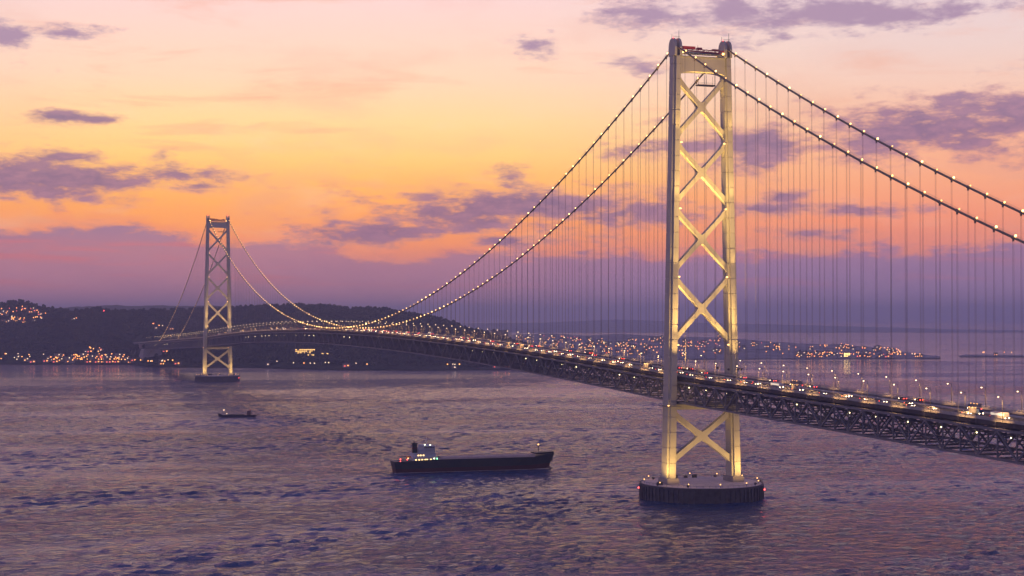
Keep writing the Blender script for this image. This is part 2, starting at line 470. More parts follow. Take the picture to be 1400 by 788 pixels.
def forest(name, a, b, scale):
    m = bpy.data.materials.new(name); m.use_nodes = True
    t = m.node_tree; N = NB(t); p = t.nodes['Principled BSDF']
    P = N.node('ShaderNodeNewGeometry').outputs['Position']
    n = N.noise(P, scale, 6, .65); n2 = N.noise(P, scale / 9, 4, .6)
    c = N.mix(N.step(n, .35, .68), a + (1,), b + (1,))
    c = N.mix(N.m('MULTIPLY', N.step(n2, .58, .70), .5), c, (.055, .062, .050, 1))
    t.links.new(c, p.inputs['Base Color']); p.inputs['Roughness'].default_value = .95; p.inputs['Specular IOR Level'].default_value = .1
    bn = N.node('ShaderNodeBump'); bn.inputs['Strength'].default_value = 1; bn.inputs['Distance'].default_value = 9
    t.links.new(n, bn.inputs['Height']); t.links.new(bn.outputs[0], p.inputs['Normal'])
    return m
wood = forest('hill_forest', (.016, .028, .024), (.046, .064, .048), 1 / 24)
scrub = forest('city_ground', (.26, .26, .27), (.46, .45, .45), 1 / 30)
terrain('headland_hill', HEAD, 420, 60, wood, 'dark wooded headland behind the far bridge tower', 'hill')
terrain('ridge_hill', FAR, 140, 24, wood, 'pale distant ridge beyond the wooded headland', 'hill', 1.3)
terrain('city_hill', CITY, 200, 26, scrub, 'low hazy shore rising behind the city lights across the strait', 'hill', .7)
terrain('mountain', MTN, 120, 16, scrub, 'faint far mountains behind the city lights', 'mountain', .8)
terrain('spit_land', LOW, 80, 10, scrub, 'thin faint spit of land right of the city', 'shore', .4)

# forest canopy: individual far trees cannot be told apart, one mass of crowns on the headland
crowns = MB()
for _ in range(9000):
    t = rnd.uniform(-160, 760); s = rnd.uniform(.06, 1.03) ** .9
    x, y, z = land(HEAD, t, s)
    r = rnd.uniform(3.5, 6.5) * (.6 if t > 690 else 1)
    b = len(crowns.v); n = 6
    for k in range(n):
        a = 2 * PI * k / n + rnd.random(); q = r * rnd.uniform(.75, 1.15)
        crowns.v.append((x + q * math.cos(a), y + q * math.sin(a), z + r * rnd.uniform(.05, .35)))
    for k in range(n):
        a = 2 * PI * k / n + rnd.random(); q = r * rnd.uniform(.35, .7)
        crowns.v.append((x + q * math.cos(a), y + q * math.sin(a), z + r * rnd.uniform(.7, 1.0)))
    crowns.v.append((x, y, z + r * rnd.uniform(1.05, 1.25)))
    crowns.v.append((x, y, z - 2))
    for k in range(n):
        j = (k + 1) % n
        crowns.f += [(b + k, b + j, b + n + j, b + n + k), (b + n + k, b + n + j, b + 2 * n), (b + j, b + k, b + 2 * n + 1)]
tag(crowns.build('forest_trees', wood), 'dense dark forest of tree crowns covering the headland', 'forest', kind='stuff')
hm = bpy.data.materials.new('dusk_haze'); hm.use_nodes = True
hm.node_tree.nodes.clear()
N_ = NB(hm.node_tree)
pv = N_.node('ShaderNodeVolumePrincipled')
pv.inputs['Color'].default_value = HAZE_COL
pv.inputs['Density'].default_value = HAZE_DENS
pv.inputs['Anisotropy'].default_value = .66
mo = N_.node('ShaderNodeOutputMaterial')
hm.node_tree.links.new(pv.outputs[0], mo.inputs['Volume'])
hz = MB().box(-S - 500, S + 500, -S - 500, S + 500, -3.2, 316.0)
tag(hz.build('haze', hm), 'thin violet evening haze over the strait', 'haze', kind='stuff')

# ================================================================== the bridge
SPAN, HALF = 1991.0, 17.75
ZT, ZM = 293.2, 101.4                # main cable: over the saddle, at mid span
ZA, SAG = 19.8, 43.3                 # side spans
Y0, Y1 = -520.0, 3300.0              # built length of the deck
def road_z(y):
    if 0 <= y <= SPAN: return 79.4 + 20.9 * (1 - ((y - SPAN / 2) / (SPAN / 2)) ** 2)
    d = -y if y < 0 else y - SPAN
    return 79.4 - .025 * d
def cable_z(y):
    if 0 <= y <= SPAN: return ZM + (ZT - ZM) * ((y - SPAN / 2) / (SPAN / 2)) ** 2
    t = (-y if y < 0 else y - SPAN) / 960.0
    return ZT + (ZA - ZT) * t - 4 * SAG * t * (1 - t)
TOPC, BOTC = -4.2, -17.4             # truss chord axes below the road

bridge = empty('suspension_bridge')
tag(bridge, 'long suspension bridge with floodlit lattice towers and lamp-strung cables', 'bridge')

# ---- towers
def leg_x(z): return 23.25 + (17.75 - 23.25) * (z - 10) / 283.0
def leg_ring(side, z, y, shrink=0.0):
    k = (z - 10) / 287.0
    hx = (3.25 - .60 * k) - shrink; hy = (6.1 - 1.2 * k) - shrink      # half sizes across and along
    nx, ny = 1.25, 1.9                                                # notched corners
    c = side * leg_x(z)
    pts = [(hx - nx, hy), (hx - nx, hy - ny), (hx, hy - ny), (hx, -hy + ny), (hx - nx, -hy + ny), (hx - nx, -hy),
           (-hx + nx, -hy), (-hx + nx, -hy + ny), (-hx, -hy + ny), (-hx, hy - ny), (-hx + nx, hy - ny), (-hx + nx, hy)]
    return [(c + a, y + b, z) for a, b in pts]
def make_tower(y):
    tw = empty('tower', bridge, (0, y, 0))
    for side in (-1, 1):
        mb = MB(); z = 13.4; rings = [leg_ring(side, z, 0)]
        while z < 285:
            z2 = min(z + 9.9, 286.0)
            rings += [leg_ring(side, z2 - .42, 0), leg_ring(side, z2 - .34, 0, .28), leg_ring(side, z2 + .0, 0, .28), leg_ring(side, z2 + .08, 0)]
            z = z2
        mb.loft(rings)
        mb.build('leg', steel, tw)
        # base plinth
        b = MB(); c = side * leg_x(10)
        b.loft([[(c + a * 4.1, d * 7.2, z) for a, d in ((1, 1), (1, -1), (-1, -1), (-1, 1))] for z in (9.9, 12.6)] + [[(c + a * 3.7, d * 6.7, 13.5) for a, d in ((1, 1), (1, -1), (-1, -1), (-1, 1))]])
        b.build('plinth', conc, tw)
        # head: two round-topped cheek plates with the cable saddle between them
        c = side * 17.9
        for k in (-1, 1):
            h = MB(); prof = [(-5.0, 286.05), (5.0, 286.05), (5.0, 291.5), (4.4, 294.6), (2.9, 296.6), (.6, 297.5), (-1.2, 297.5), (-3.2, 296.4), (-4.5, 294.2), (-5.0, 291.5)]
            xa, xb = c + k * 1.05, c + k * 2.6
            h.loft([[(xa, a, z) for a, z in prof], [(xb, a, z) for a, z in prof]])
            h.build('head_plate', steel, tw)
        s = MB(); s.loft([[(c + a, b_, z) for a in (-1.0, 1.0) for b_ in ()] or [(c - 1.0, b_, zz) for b_, zz in ((-4.8, 286.1), (4.8, 286.1), (4.4, 291.6), (0, 293.0), (-4.4, 291.6))],
                          [(c + 1.0, b_, zz) for b_, zz in ((-4.8, 286.1), (4.8, 286.1), (4.4, 291.6), (0, 293.0), (-4.4, 291.6))]])
        s.build('cable_saddle', dark_m, tw)
        a = MB().tube([(c + 1.6, -2, 296.9), (c + 1.6, -2, 302.5)], .13, 5).build('antenna', dark_m, tw)
        a = MB().tube([(c - 1.5, 2, 296.6), (c - 1.5, 2, 300.6)], .13, 5).build('antenna', dark_m, tw)
        a = MB()
        for q in range(6): a.tube([(c - 2.3 + q * .9, -2.2, 296.6), (c - 2.3 + q * .9, -2.2, 298.5)], .07, 4)
        a.bar((c - 2.4, -2.2, 298.5), (c + 2.4, -2.2, 298.5), .12, .12)
        a.build('head_railing', dark_m, tw)
        MB().ball((c, 3.2, 298.2), .55).build('beacon_lamp', lamp_red, tw)
        MB().ball((c - side * 3.6, -4.2, 288.4), .75).build('tower_lamp', lamp_cable, tw)
    # portal beam with an arched soffit
    mb = MB(); n = 14
    x0, x1 = -(leg_x(280) - 2.2), leg_x(280) - 2.2
    bot = [(x0 + (x1 - x0) * i / n, 274.4 + 1.7 * (1 - (2 * i / n - 1) ** 4)) for i in range(n + 1)]
    outline = bot + [(x1, 285.4), (x0, 285.4)]
    mb.loft([[(a, -3.6, z) for a, z in outline], [(a, 3.6, z) for a, z in outline]])
    mb.build('portal_beam', steel, tw)
    MB().box(x0, x1, -4.4, 4.4, 285.45, 286.0).build('walkway', truss_m, tw)
    r = MB()
    for yy in (-4.3, 4.3):
        for q in range(13): r.tube([(x0 + 1 + q * (x1 - x0 - 2) / 12, yy, 286.0), (x0 + 1 + q * (x1 - x0 - 2) / 12, yy, 287.5)], .08, 4)
        r.bar((x0, yy, 287.4), (x1, yy, 287.4), .12, .12); r.bar((x0, yy, 286.8), (x1, yy, 286.8), .1, .1)
    r.build('railing', white_m, tw)
    g = MB()                                                       # red inspection gantry lying between the tower heads
    for yy in (-3.4, 3.0):
        g.bar((x0 + .6, yy, 290.9), (x1 - .6, yy, 290.1), .4, .5)
        g.bar((x0 + .6, yy, 289.2), (x1 - .6, yy, 288.6), .4, .4)
        for q in range(10):
            a = x0 + .6 + (x1 - x0 - 1.2) * q / 10; b_ = x0 + .6 + (x1 - x0 - 1.2) * (q + 1) / 10
            g.bar((a, yy, 289.2), (b_, yy, 290.8), .22, .22); g.bar((b_, yy, 289.0), (b_, yy, 290.8), .2, .2)
    for q in range(7): g.bar((x0 + 2 + q * 4.2, -3.4, 290.8), (x0 + 2 + q * 4.2, 3.0, 290.8), .3, .3)
    g.box(x0 + .8, x0 + 10.5, -3.8, -1.2, 290.6, 292.3).box(x0 + 12, x0 + 15.5, -3.4, -1.4, 290.6, 291.9).box(x1 - 8.5, x1 - 4.5, -3.4, -1.4, 290.4, 291.4)
    g.tube([(x0 + 13, -2, 291.6), (x0 + 13, -2, 293.6)], .12, 5)
    g.build('inspection_gantry', red_m, tw)
    gg = MB()
    gg.box(x0 + .5, x1 - .5, -3.3, 2.9, 287.9, 288.7); gg.build('gantry_deck', truss_m, tw)
    p = MB(); p.box(1.0, 13.5, 5.5, 9.5, 268.6, 269.4)
    for a in (1.3, 7.2, 13.2):
        for b_ in (5.8, 9.2): p.tube([(a, b_, 269.3), (a, b_, 275.4)], .1, 4)
    p.bar((1, 5.6, 270.6), (13.5, 5.6, 270.6), .1, .1); p.bar((1, 9.4, 270.6), (13.5, 9.4, 270.6), .1, .1)
    p.build('service_platform', dark_m, tw)
    # crossed bracing
    for zt, zb, wd in ((273.6, 232.2, 2.8), (231.6, 189.3, 2.85), (188.7, 145.2, 2.9), (144.6, 99.6, 2.95), (57.6, 21.5, 3.3)):
        xt, xb = leg_x(zt) - 1.6, leg_x(zb) - 1.6
        zt_, zb_ = zt - 2.6, zb + 2.6
        mb = MB(); hy = 2.0
        zc = zt_ - (zt_ - zb_) * xt / (xt + xb)
        for sx in (-1, 1):
            for (px_, pz) in ((sx * xt, zt_), (sx * xb, zb_)):
                d = Vector((px_, 0, pz - zc)); L = d.length; d.normalize(); nrm = Vector((-d.z, 0, d.x))
                c0 = Vector((0, 0, zc)); w = wd / 2
                prof = [(0, w), (L * .80, w), (L * .93, w * 1.25), (L + 1.5, w * 1.75), (L + 1.5, -w * 1.75), (L * .93, -w * 1.25), (L * .80, -w), (0, -w)]
                mb.loft([[tuple(c0 + d * a + nrm * b_ + Vector((0, yy, 0))) for a, b_ in prof] for yy in (-hy, hy)])
        # centre gusset, filleted between the arms
        g2 = MB(); ang = math.atan2(zt_ - zc, xt); R0 = wd * .5
        ring = []
        for q in range(4):
            base = [ang, PI - ang, PI + ang, 2 * PI - ang][q]; nxt = [PI - ang, PI + ang, 2 * PI - ang, 2 * PI + ang][q]
            dd = Vector((math.cos(base), math.sin(base))); nn = Vector((-dd.y, dd.x))
            ring.append(dd * wd * 1.5 - nn * R0 * 1.02); ring.append(dd * wd * 1.5 + nn * R0 * 1.02)
            mid = (base + nxt) / 2; half = (nxt - base) / 2
            ring.append(Vector((math.cos(mid), math.sin(mid))) * (R0 / math.sin(half) * 1.18 + .35))
        g2.loft([[(v.x, yy, zc + v.y) for v in ring] for yy in (-hy - .06, hy + .06)])
        o = mb.build('cross_brace', steel, tw)
        g2.build('gusset_plate', steel, tw)
    # strut under the stiffening truss with its lattice walkway
    xs = leg_x(60) - 2.5
    MB().box(-xs, xs, -3.2, 3.2, 57.2, 60.6).build('lower_strut', steel, tw)
    lw = MB(); lw.box(-xs, xs, -5.6, -5.2, 60.7, 61.0).box(-xs, xs, 5.2, 5.6, 60.7, 61.0).box(-xs, xs, -5.5, 5.5, 60.62, 60.75)
    for yy in (-5.4, 5.4):
        lw.bar((-xs, yy, 62.4), (xs, yy, 62.4), .12, .12)
        for q in range(16):
            a = -xs + 2 * xs * q / 15; lw.tube([(a, yy, 60.7), (a, yy, 62.4)], .09, 4)
    lw.build('strut_walkway', truss_m, tw)
    # work platforms hung round the legs at deck level
    for side in (-1, 1):
        c = side * leg_x(62)
        o = MB(); o.box(c - 4.6, c + 4.6, -7.6, -6.2, 59.4, 59.8).box(c - 4.6, c + 4.6, 6.2, 7.6, 59.4, 59.8).box(c + side * 3.3, c + side * 4.7, -7.6, 7.6, 59.42, 59.78)
        o.bar((c - 4.6, -7.5, 60.9), (c + 4.6, -7.5, 60.9), .12, .12)
        o.build('leg_platform', truss_m, tw)
        MB().box(c - 4.9, c - 4.0, -7.9, -7.3, 59.9, 60.5).build('platform_lamp', lamp_warm, tw)
    return tw

FLOOD = (1.0, .56, .14)
def spot(parent, loc, aim, watts, angle, blend=.85, size=.6, color=FLOOD):
    l = bpy.data.lights.new('floodlight_beam', 'SPOT'); l.energy = watts; l.color = color
    l.spot_size = math.radians(angle); l.spot_blend = blend; l.shadow_soft_size = size
    o = bpy.data.objects.new('floodlight_beam', l); COL.objects.link(o); o.parent = parent; o.location = loc
    o.rotation_euler = (Vector(aim) - Vector(loc)).to_track_quat('-Z', 'Y').to_euler()
    return o
def flood_housing(parent, loc, aim):
    d = (Vector(aim) - Vector(loc)).normalized(); p = Vector(loc) - d * .9
    mb = MB(); mb.bar(p - d * .8, p + d * .15, 1.3, 1.3); mb.bar(p - d * .4 + Vector((0, 0, -1.0)), p - d * .4, .3, .3)
    mb.build('floodlight_housing', dark_m, parent)
def light_tower(tw, k=1.0, nodes_lit=True):
    def fl(loc, aim, watts, ang):
        flood_housing(tw, loc, aim); spot(tw, loc, aim, watts * k * .33, ang)
    for s in (-1, 1):
        # on the pier, either face of each leg
        fl((s * 23.5, -29, 11.8), (s * 22.6, -4, 36), 190e3, 104)
        fl((s * 36, -12, 11.8), (s * 22.6, 0, 36), 110e3, 96)
        fl((s * 22.5, 25, 11.8), (s * 22.3, 4, 48), 100e3, 74)
        # at road level, shining up the shaft and the bracing
        fl((s * 20.2, -17, 84.5), (s * 20, -3, 122), 170e3, 66)
        fl((s * 19.6, -14.5, 84.6), (s * 18.5, -4, 215), 1600e3, 33)
        fl((s * .5, -48, 80.0), (s * 16.5, -5, 282), 6.4e6, 38)
        fl((s * 19.4, 15, 84.5), (s * 19.6, 4, 160), 260e3, 50)
        fl((s * 13.5, -12, 84.5), (-s * 4, 0, 195), 800e3, 46)
        # small lamps at each bracing node
        for z in (143.0, 187.2, 230.0, 99.0):
            xi = leg_x(z) - 3.6
            MB().box(s * xi - .5, s * xi + .5, -3.9, -3.2, z - .5, z + .3).build('node_lamp', lamp_warm, tw)
            if not nodes_lit: continue
            l = spot(tw, (s * (xi - .9), -6.5, z + .2), (s * 4, -1, z + 34), 9e3 * k, 78)
            l2 = spot(tw, (s * leg_x(z), -13, z - 1.0), (s * leg_x(z + 60), -4, z + 46), 34e3 * k, 64)
tower_near = make_tower(0.0)
light_tower(tower_near, .85)
tower_far = make_tower(SPAN)
light_tower(tower_far, .7, False)
tower_near['label'] = 'tall near tower with five crossed braces, lit yellow at its foot'
tower_far['label'] = 'far tower standing before the wooded headland'

# ---- piers
def make_pier(y, R):
    pr = empty('pier', bridge, (0, y, 0)); n = 96
    mb = MB(); rings = []
    for z, dr in ((-3, 0), (8.6, 0), (8.6, .5), (9.6, .5), (9.6, -.6), (9.2, -.6)):
        rings.append([(math.cos(2 * PI * k / n) * (R + dr), math.sin(2 * PI * k / n) * (R + dr), z) for k in range(n)])
    mb.loft(rings, caps=False); mb.build('caisson_wall', caisson, pr)
    top = MB(); top.loft([[(math.cos(2 * PI * k / n) * (R - .65), math.sin(2 * PI * k / n) * (R - .65), z) for k in range(n)] for z in (8.6, 9.75)])
    top.build('pier_slab', mat('pier_slab_concrete', (.74, .66, .62), .75, .15, .1, stain=(.34, .30, .28)), pr)  # slab colour raised pale and pinkish, spilled floodlight put into the concrete tone
    rb = MB().box(-.5, .5, -.35, .75, -3, 8.5).mesh('fender_rib', caisson)
    m = 72
    for k in range(m):
        a = 2 * PI * (k + .5) / m
        o = link('fender_rib', rb, pr, (math.cos(a) * R, math.sin(a) * R, rnd.uniform(-.25, 0)), a - PI / 2)
    rl = MB()
    for k in range(60):
        a = 2 * PI * k / 60; rl.tube([(math.cos(a) * (R - .9), math.sin(a) * (R - .9), 9.7), (math.cos(a) * (R - .9), math.sin(a) * (R - .9), 11.2)], .09, 4)
    rl.tube([(math.cos(2 * PI * k / 60) * (R - .9), math.sin(2 * PI * k / 60) * (R - .9), 11.1) for k in range(61)], .09, 4)
    rl.build('railing', truss_m, pr)
    ml = MB().tube([(0, 0, 0), (0, 0, 1.9)], .12, 5).mesh('lamp_post', dark_m)
    bl = MB().ball((0, 0, 2.2), .36).mesh('lamp_bulb', lamp_warm)
    for a in (-160, -128, -97, -66, -38, -12, 18, 48, 76, 104, 132, 165):
        t = math.radians(a); p = (math.cos(t) * (R - 2.2), math.sin(t) * (R - 2.2), 9.75)
        link('lamp_post', ml, pr, p); link('lamp_bulb', bl, pr, p)
    rd = MB().ball((0, 0, 0), .6).mesh('red_marker_lamp', lamp_red)
    for a in (-27, 152):
        t = math.radians(a); link('red_marker_lamp', rd, pr, (math.cos(t) * (R + 1.0), math.sin(t) * (R + 1.0), 5.6))
    # sheds, winches and bollards
    for (x, yy, a, b, h) in ((-9, 26, 3.2, 2.2, 2.6), (-15.5, 25, 1.2, 1.2, 1.6), (3, 30, 1.0, 1.0, 1.3), (31, 8, 2.0, 1.4, 2.2), (-32, -6, 1.6, 1.2, 1.5), (9, 29, 1.4, .9, 1.8)):
        MB().box(x - a, x + a, yy - b, yy + b, 9.75, 9.75 + h).box(x - a - .15, x + a + .15, yy - b - .15, yy + b + .15, 9.75 + h, 9.95 + h).build('equipment_box', dark_m, pr)
    pr['label'] = 'round ribbed caisson pier under the near tower' if y < 10 else 'round dark pier under the far tower'
    return pr
make_pier(0.0, 39.5)
make_pier(SPAN, 39.0)

# ---- main cables, ropes and lamps
near_n, side_n = 140, 68
DY = SPAN / near_n
stations = [i * DY for i in range(1, near_n)] + [-i * 14.12 for i in range(1, int(-Y0 / 14.12))] + [SPAN + i * 14.12 for i in range(1, 64)]
stations.sort()
ball_ms = [MB().ball((0, 0, 1.25), r_, 8, 5).mesh('cable_lamp', m_) for r_, m_ in ((.48, lamp_cable), (.54, glow('cable_lamp_bright', (1.0, .56, .16), 8)), (.42, glow('cable_lamp_dim', (1.0, .50, .12), 3)))]
brk = MB().tube([(0, 0, .4), (0, 0, .95)], .1, 4).mesh('lamp_bracket', cable_m)
for x in (-HALF, HALF):
    ys = [Y0 + (0 - Y0) * i / 40 for i in range(40)] + [SPAN * i / 200 for i in range(201)] + [SPAN + 885.0 * i / 60 for i in range(1, 61)]
    cab = MB().tube([(x, y, cable_z(y)) for y in ys], .60, 10).build('main_cable', cable_m, bridge, smooth=True)
    cab['label'] = 'thick lamp-strung suspension cable on the ' + ('near' if x < 0 else 'far') + ' side of the deck'
    hr = MB()                                                     # hand ropes above the cable
    for dxx in (-.75, .75): hr.tube([(x + dxx, y, cable_z(y) + 1.25) for y in ys], .045, 3)
    hr.build('hand_rope', rope_m, cab)
    rest_r, rest_l, rest_b = MB(), MB(), MB()
    for y in stations:
        zc, zd = cable_z(y), road_z(y) + TOPC
        if zc - zd < 3.0 or zc < road_z(y) - 1: continue
        single = y < 1430
        rp = MB() if single else rest_r
        o0 = (0, 0, 0) if single else (x, y, 0)
        for dyy in (-.42, .42): rp.tube([(o0[0], o0[1] + dyy, zd + .4), (o0[0], o0[1] + dyy, zc - .5)], .062, 4, caps=False)
        bd = MB() if single else rest_b
        bd.tube([(o0[0], o0[1] - .85, cable_z(y - .85) - (0 if not single else 0)), (o0[0], o0[1] + .85, cable_z(y + .85))], .78, 8)
        bd.bar((o0[0], o0[1], zc - 1.7), (o0[0], o0[1], zc - .6), .35, 1.2)
        if single:
            rp.build('suspender_rope', rope_m, cab, loc=(x, y, 0)); bd.build('cable_band', cable_m, cab, loc=(x, y, 0))
        yl = y - 1.6; zl = cable_z(yl)
        if single:
            link('cable_lamp', rnd.choices(ball_ms, (5, 3, 2))[0], cab, (x, yl + rnd.uniform(-.4, .4), zl))
        else:
            rest_l.ball((x, yl, zl + 1.25), .48, 6, 4)
    for mb, nm, mm in ((rest_r, 'suspender_ropes', rope_m), (rest_l, 'cable_lamps', lamp_cable), (rest_b, 'cable_bands', cable_m)):
        tag(mb.build(nm, mm, cab), kind='stuff')

# ---- stiffening truss and road deck
truss = empty('stiffening_truss', bridge)
truss['label'] = 'deep grey steel truss girder carrying the road'
PAN = 14.2
i0, i1 = int(math.floor(Y0 / PAN)), int(math.ceil(2960 / PAN))
nodes = list(range(i0, i1 + 1))
def ribbon(x, dz, w, h, ya=None, yb=None):
    mb = MB(); rings = []
    for i in nodes:
        y = i * PAN
        if ya is not None and (y < ya or y > yb): continue
        z = road_z(y) + dz
        rings.append([(x - w / 2, y, z - h / 2), (x + w / 2, y, z - h / 2), (x + w / 2, y, z + h / 2), (x - w / 2, y, z + h / 2)])
    return mb.loft(rings)
for x in (-HALF, HALF):
    ribbon(x, TOPC, 1.0, 1.15).build('top_chord', truss_m, truss)
    ribbon(x, BOTC, 1.0, 1.15).build('bottom_chord', truss_m, truss)
    rest_v, rest_d = MB(), MB()
    for i in nodes:
        y = i * PAN; z = road_z(y)
        single = i <= i0 + 148
        v = MB() if single else rest_v
        v.bar((x, y, z + BOTC + .6), (x, y, z + TOPC - .6), .62, .62, (1, 0, 0))
        if single: v.build('vertical_post', truss_m, truss)
        if i < i1:
            y2 = y + PAN; z2 = road_z(y2)
            d = MB() if single else rest_d
            a, b = ((y, z + TOPC - .4), (y2, z2 + BOTC + .4)) if i % 2 == 0 else ((y, z + BOTC + .4), (y2, z2 + TOPC - .4))
            d.bar((x, a[0], a[1]), (x, b[0], b[1]), .78, .72, (1, 0, 0))
            if single: d.build('diagonal_brace', truss_m, truss)
    tag(rest_v.build('vertical_posts', truss_m, truss), kind='stuff'); tag(rest_d.build('diagonal_braces', truss_m, truss), kind='stuff')
    ng = MB()
# cross frames between the two truss planes
cf = MB()
for a, b in (((-HALF, -5.2), (0, -9.2)), ((0, -9.2), (HALF, -5.2)), ((-HALF, -16.6), (-8.8, -7.3)), ((HALF, -16.6), (8.8, -7.3)), ((-8.8, -7.3), (0, -16.8)), ((8.8, -7.3), (0, -16.8))):
    cf.bar((a[0], 0, a[1]), (b[0], 0, b[1]), .55, .55, (0, 1, 0))
cf.bar((-HALF, 0, -17.0), (HALF, 0, -17.0), .6, .8); cf.bar((-HALF, 0, -4.3), (HALF, 0, -4.3), .6, 1.3); cf.bar((-HALF, 0, -9.4), (HALF, 0, -9.4), .4, .5)
cfm = cf.mesh('cross_frame', truss_m)
for i in nodes: link('cross_frame', cfm, truss, (0, i * PAN, road_z(i * PAN)))
lat = MB()
for i in nodes[:-1]:
    y, y2 = i * PAN, (i + 1) * PAN
    s = 1 if i % 2 else -1
    lat.bar((s * HALF, y, road_z(y) + BOTC - .1), (-s * HALF, y2, road_z(y2) + BOTC - .1), .45, .4)
lat.build('lateral_bracing', truss_m, truss)
for x in (-7.5, 7.5): ribbon(x, -15.3, 2.2, .18).build('maintenance_walkway', truss_m, truss)

deck = empty('road_deck', bridge)
def ribbon2(x0, x1, za, zb, ya, yb, step=PAN):
    mb = MB(); rings = []; y = ya
    while y < yb + .01:
        z = road_z(y)
        rings.append([(x0, y, z + za), (x1, y, z + za), (x1, y, z + zb), (x0, y, z + zb)]); y += step
    return mb.loft(rings)
ribbon2(-14.6, 14.6, -.55, 0.0, Y0, Y1).build('roadway', asphalt, deck)
for s in (-1, 1):
    ribbon2(min(s * 14.62, s * 14.95), max(s * 14.62, s * 14.95), -.9, .75, Y0, Y1).build('kerb_barrier', mat('barrier_steel', (.55, .54, .50), .5, .15, .3), deck)
    ribbon2(min(s * 14.98, s * 17.1), max(s * 14.98, s * 17.1), -1.1, -.75, Y0, 2960).build('side_walkway', truss_m, deck)
    ribbon2(min(s * 13.9, s * 14.4), max(s * 13.9, s * 14.4), -3.3, -.6, Y0, Y1).build('fascia_girder', dark_m, deck)
    ribbon2(min(s * 17.15, s * 17.35), max(s * 17.15, s * 17.35), -2.6, -.7, Y0, 2960).build('edge_girder', dark_m, deck)
    rail = MB()
    for k in (0, 1, 2):
        rail.tube([(s * 15.1, Y0 + i * PAN, road_z(Y0 + i * PAN) + .8 + k * .38) for i in range(int((Y1 - Y0) / PAN))], .07, 4)
        rail.tube([(s * 17.2, Y0 + i * PAN, road_z(Y0 + i * PAN) - .5 + k * .38) for i in range(int((2960 - Y0) / PAN))], .05, 4)
    y = Y0
    while y < 1500:
        rail.bar((s * 15.1, y, road_z(y) + .2), (s * 15.1, y, road_z(y) + 1.6), .12, .16); y += 3.55
    rail.build('railing', truss_m, deck)
ribbon2(-1.2, 1.2, .02, .6, Y0, Y1).build('median_barrier', mat('median_concrete', (.48, .47, .45), .7, .15, .3), deck)
for x in (-11, -7.4, 7.4, 11, -14.2, 14.2, -3.8, 3.8):
    mb = MB()
    if abs(x) in (14.2, 3.8):
        mb = ribbon2(x - .1, x + .1, .004, .012, Y0, Y1)
        mb.build('edge_line', white_m, deck)
    else:
        y = Y0
        while y < 1500: mb.box(x - .08, x + .08, y, y + 8, road_z(y + 4) + .004, road_z(y + 4) + .012); y += 20
        mb.build('lane_marking', white_m, deck)
for x in (-10, -5, 0, 5, 10): ribbon2(x - .25, x + .25, -2.6, -.6, Y0, 2960).build('stringer_beam', dark_m, deck)

# inspection lamps inside the truss
tl = MB().ball((0, 0, 0), .32, 6, 4).mesh('truss_lamp', glow('truss_lamp_glass', (1, .78, .38), 9))
for i in nodes:
    if i % 2 == 0:
        for x, dz in ((-9.5, -8.2),):
            if rnd.random() < .8: link('truss_lamp', tl, truss, (x, i * PAN + rnd.uniform(-2, 2), road_z(i * PAN) + dz))

# ---- approach on the headland: anchorage block and viaduct columns
anc = MB()
anc.loft([[(-24, 2952, -3), (24, 2952, -3), (24, 3035, -3), (-24, 3035, -3)], [(-24, 2958, 20), (24, 2958, 20), (24, 3035, 20), (-24, 3035, 20)], [(-19, 2976, 38), (19, 2976, 38), (19, 3032, 38), (-19, 3032, 38)]])
anc.build('anchorage', conc, bridge)
for (yv) in (3120.0, 3215.0):
    z = road_z(yv) - 4.0; c = MB()
    for s in (-1, 1):
        x = s * 9
        c.loft([[(x - 3.2, yv - 5, 0), (x + 3.2, yv - 5, 0), (x + 3.2, yv + 5, 0), (x - 3.2, yv + 5, 0)], [(x - 3.0, yv - 5, z * .55), (x + 3.0, yv - 5, z * .55), (x + 3.0, yv + 5, z * .55), (x - 3.0, yv + 5, z * .55)],
                [(x - 5.6, yv - 5, z - .4), (x + 5.6, yv - 5, z - .4), (x + 5.6, yv + 5, z - .4), (x - 5.6, yv + 5, z - .4)]])
    c.box(-15, 15, yv - 5.2, yv + 5.2, z - .4, z + .6)
    c.build('approach_pier', mat('approach_concrete', (.50, .44, .40), .8, .12, .1), bridge)
ribbon2(-12, 12, -3.4, -.7, 2962, Y1).build('approach_girder', truss_m, bridge)

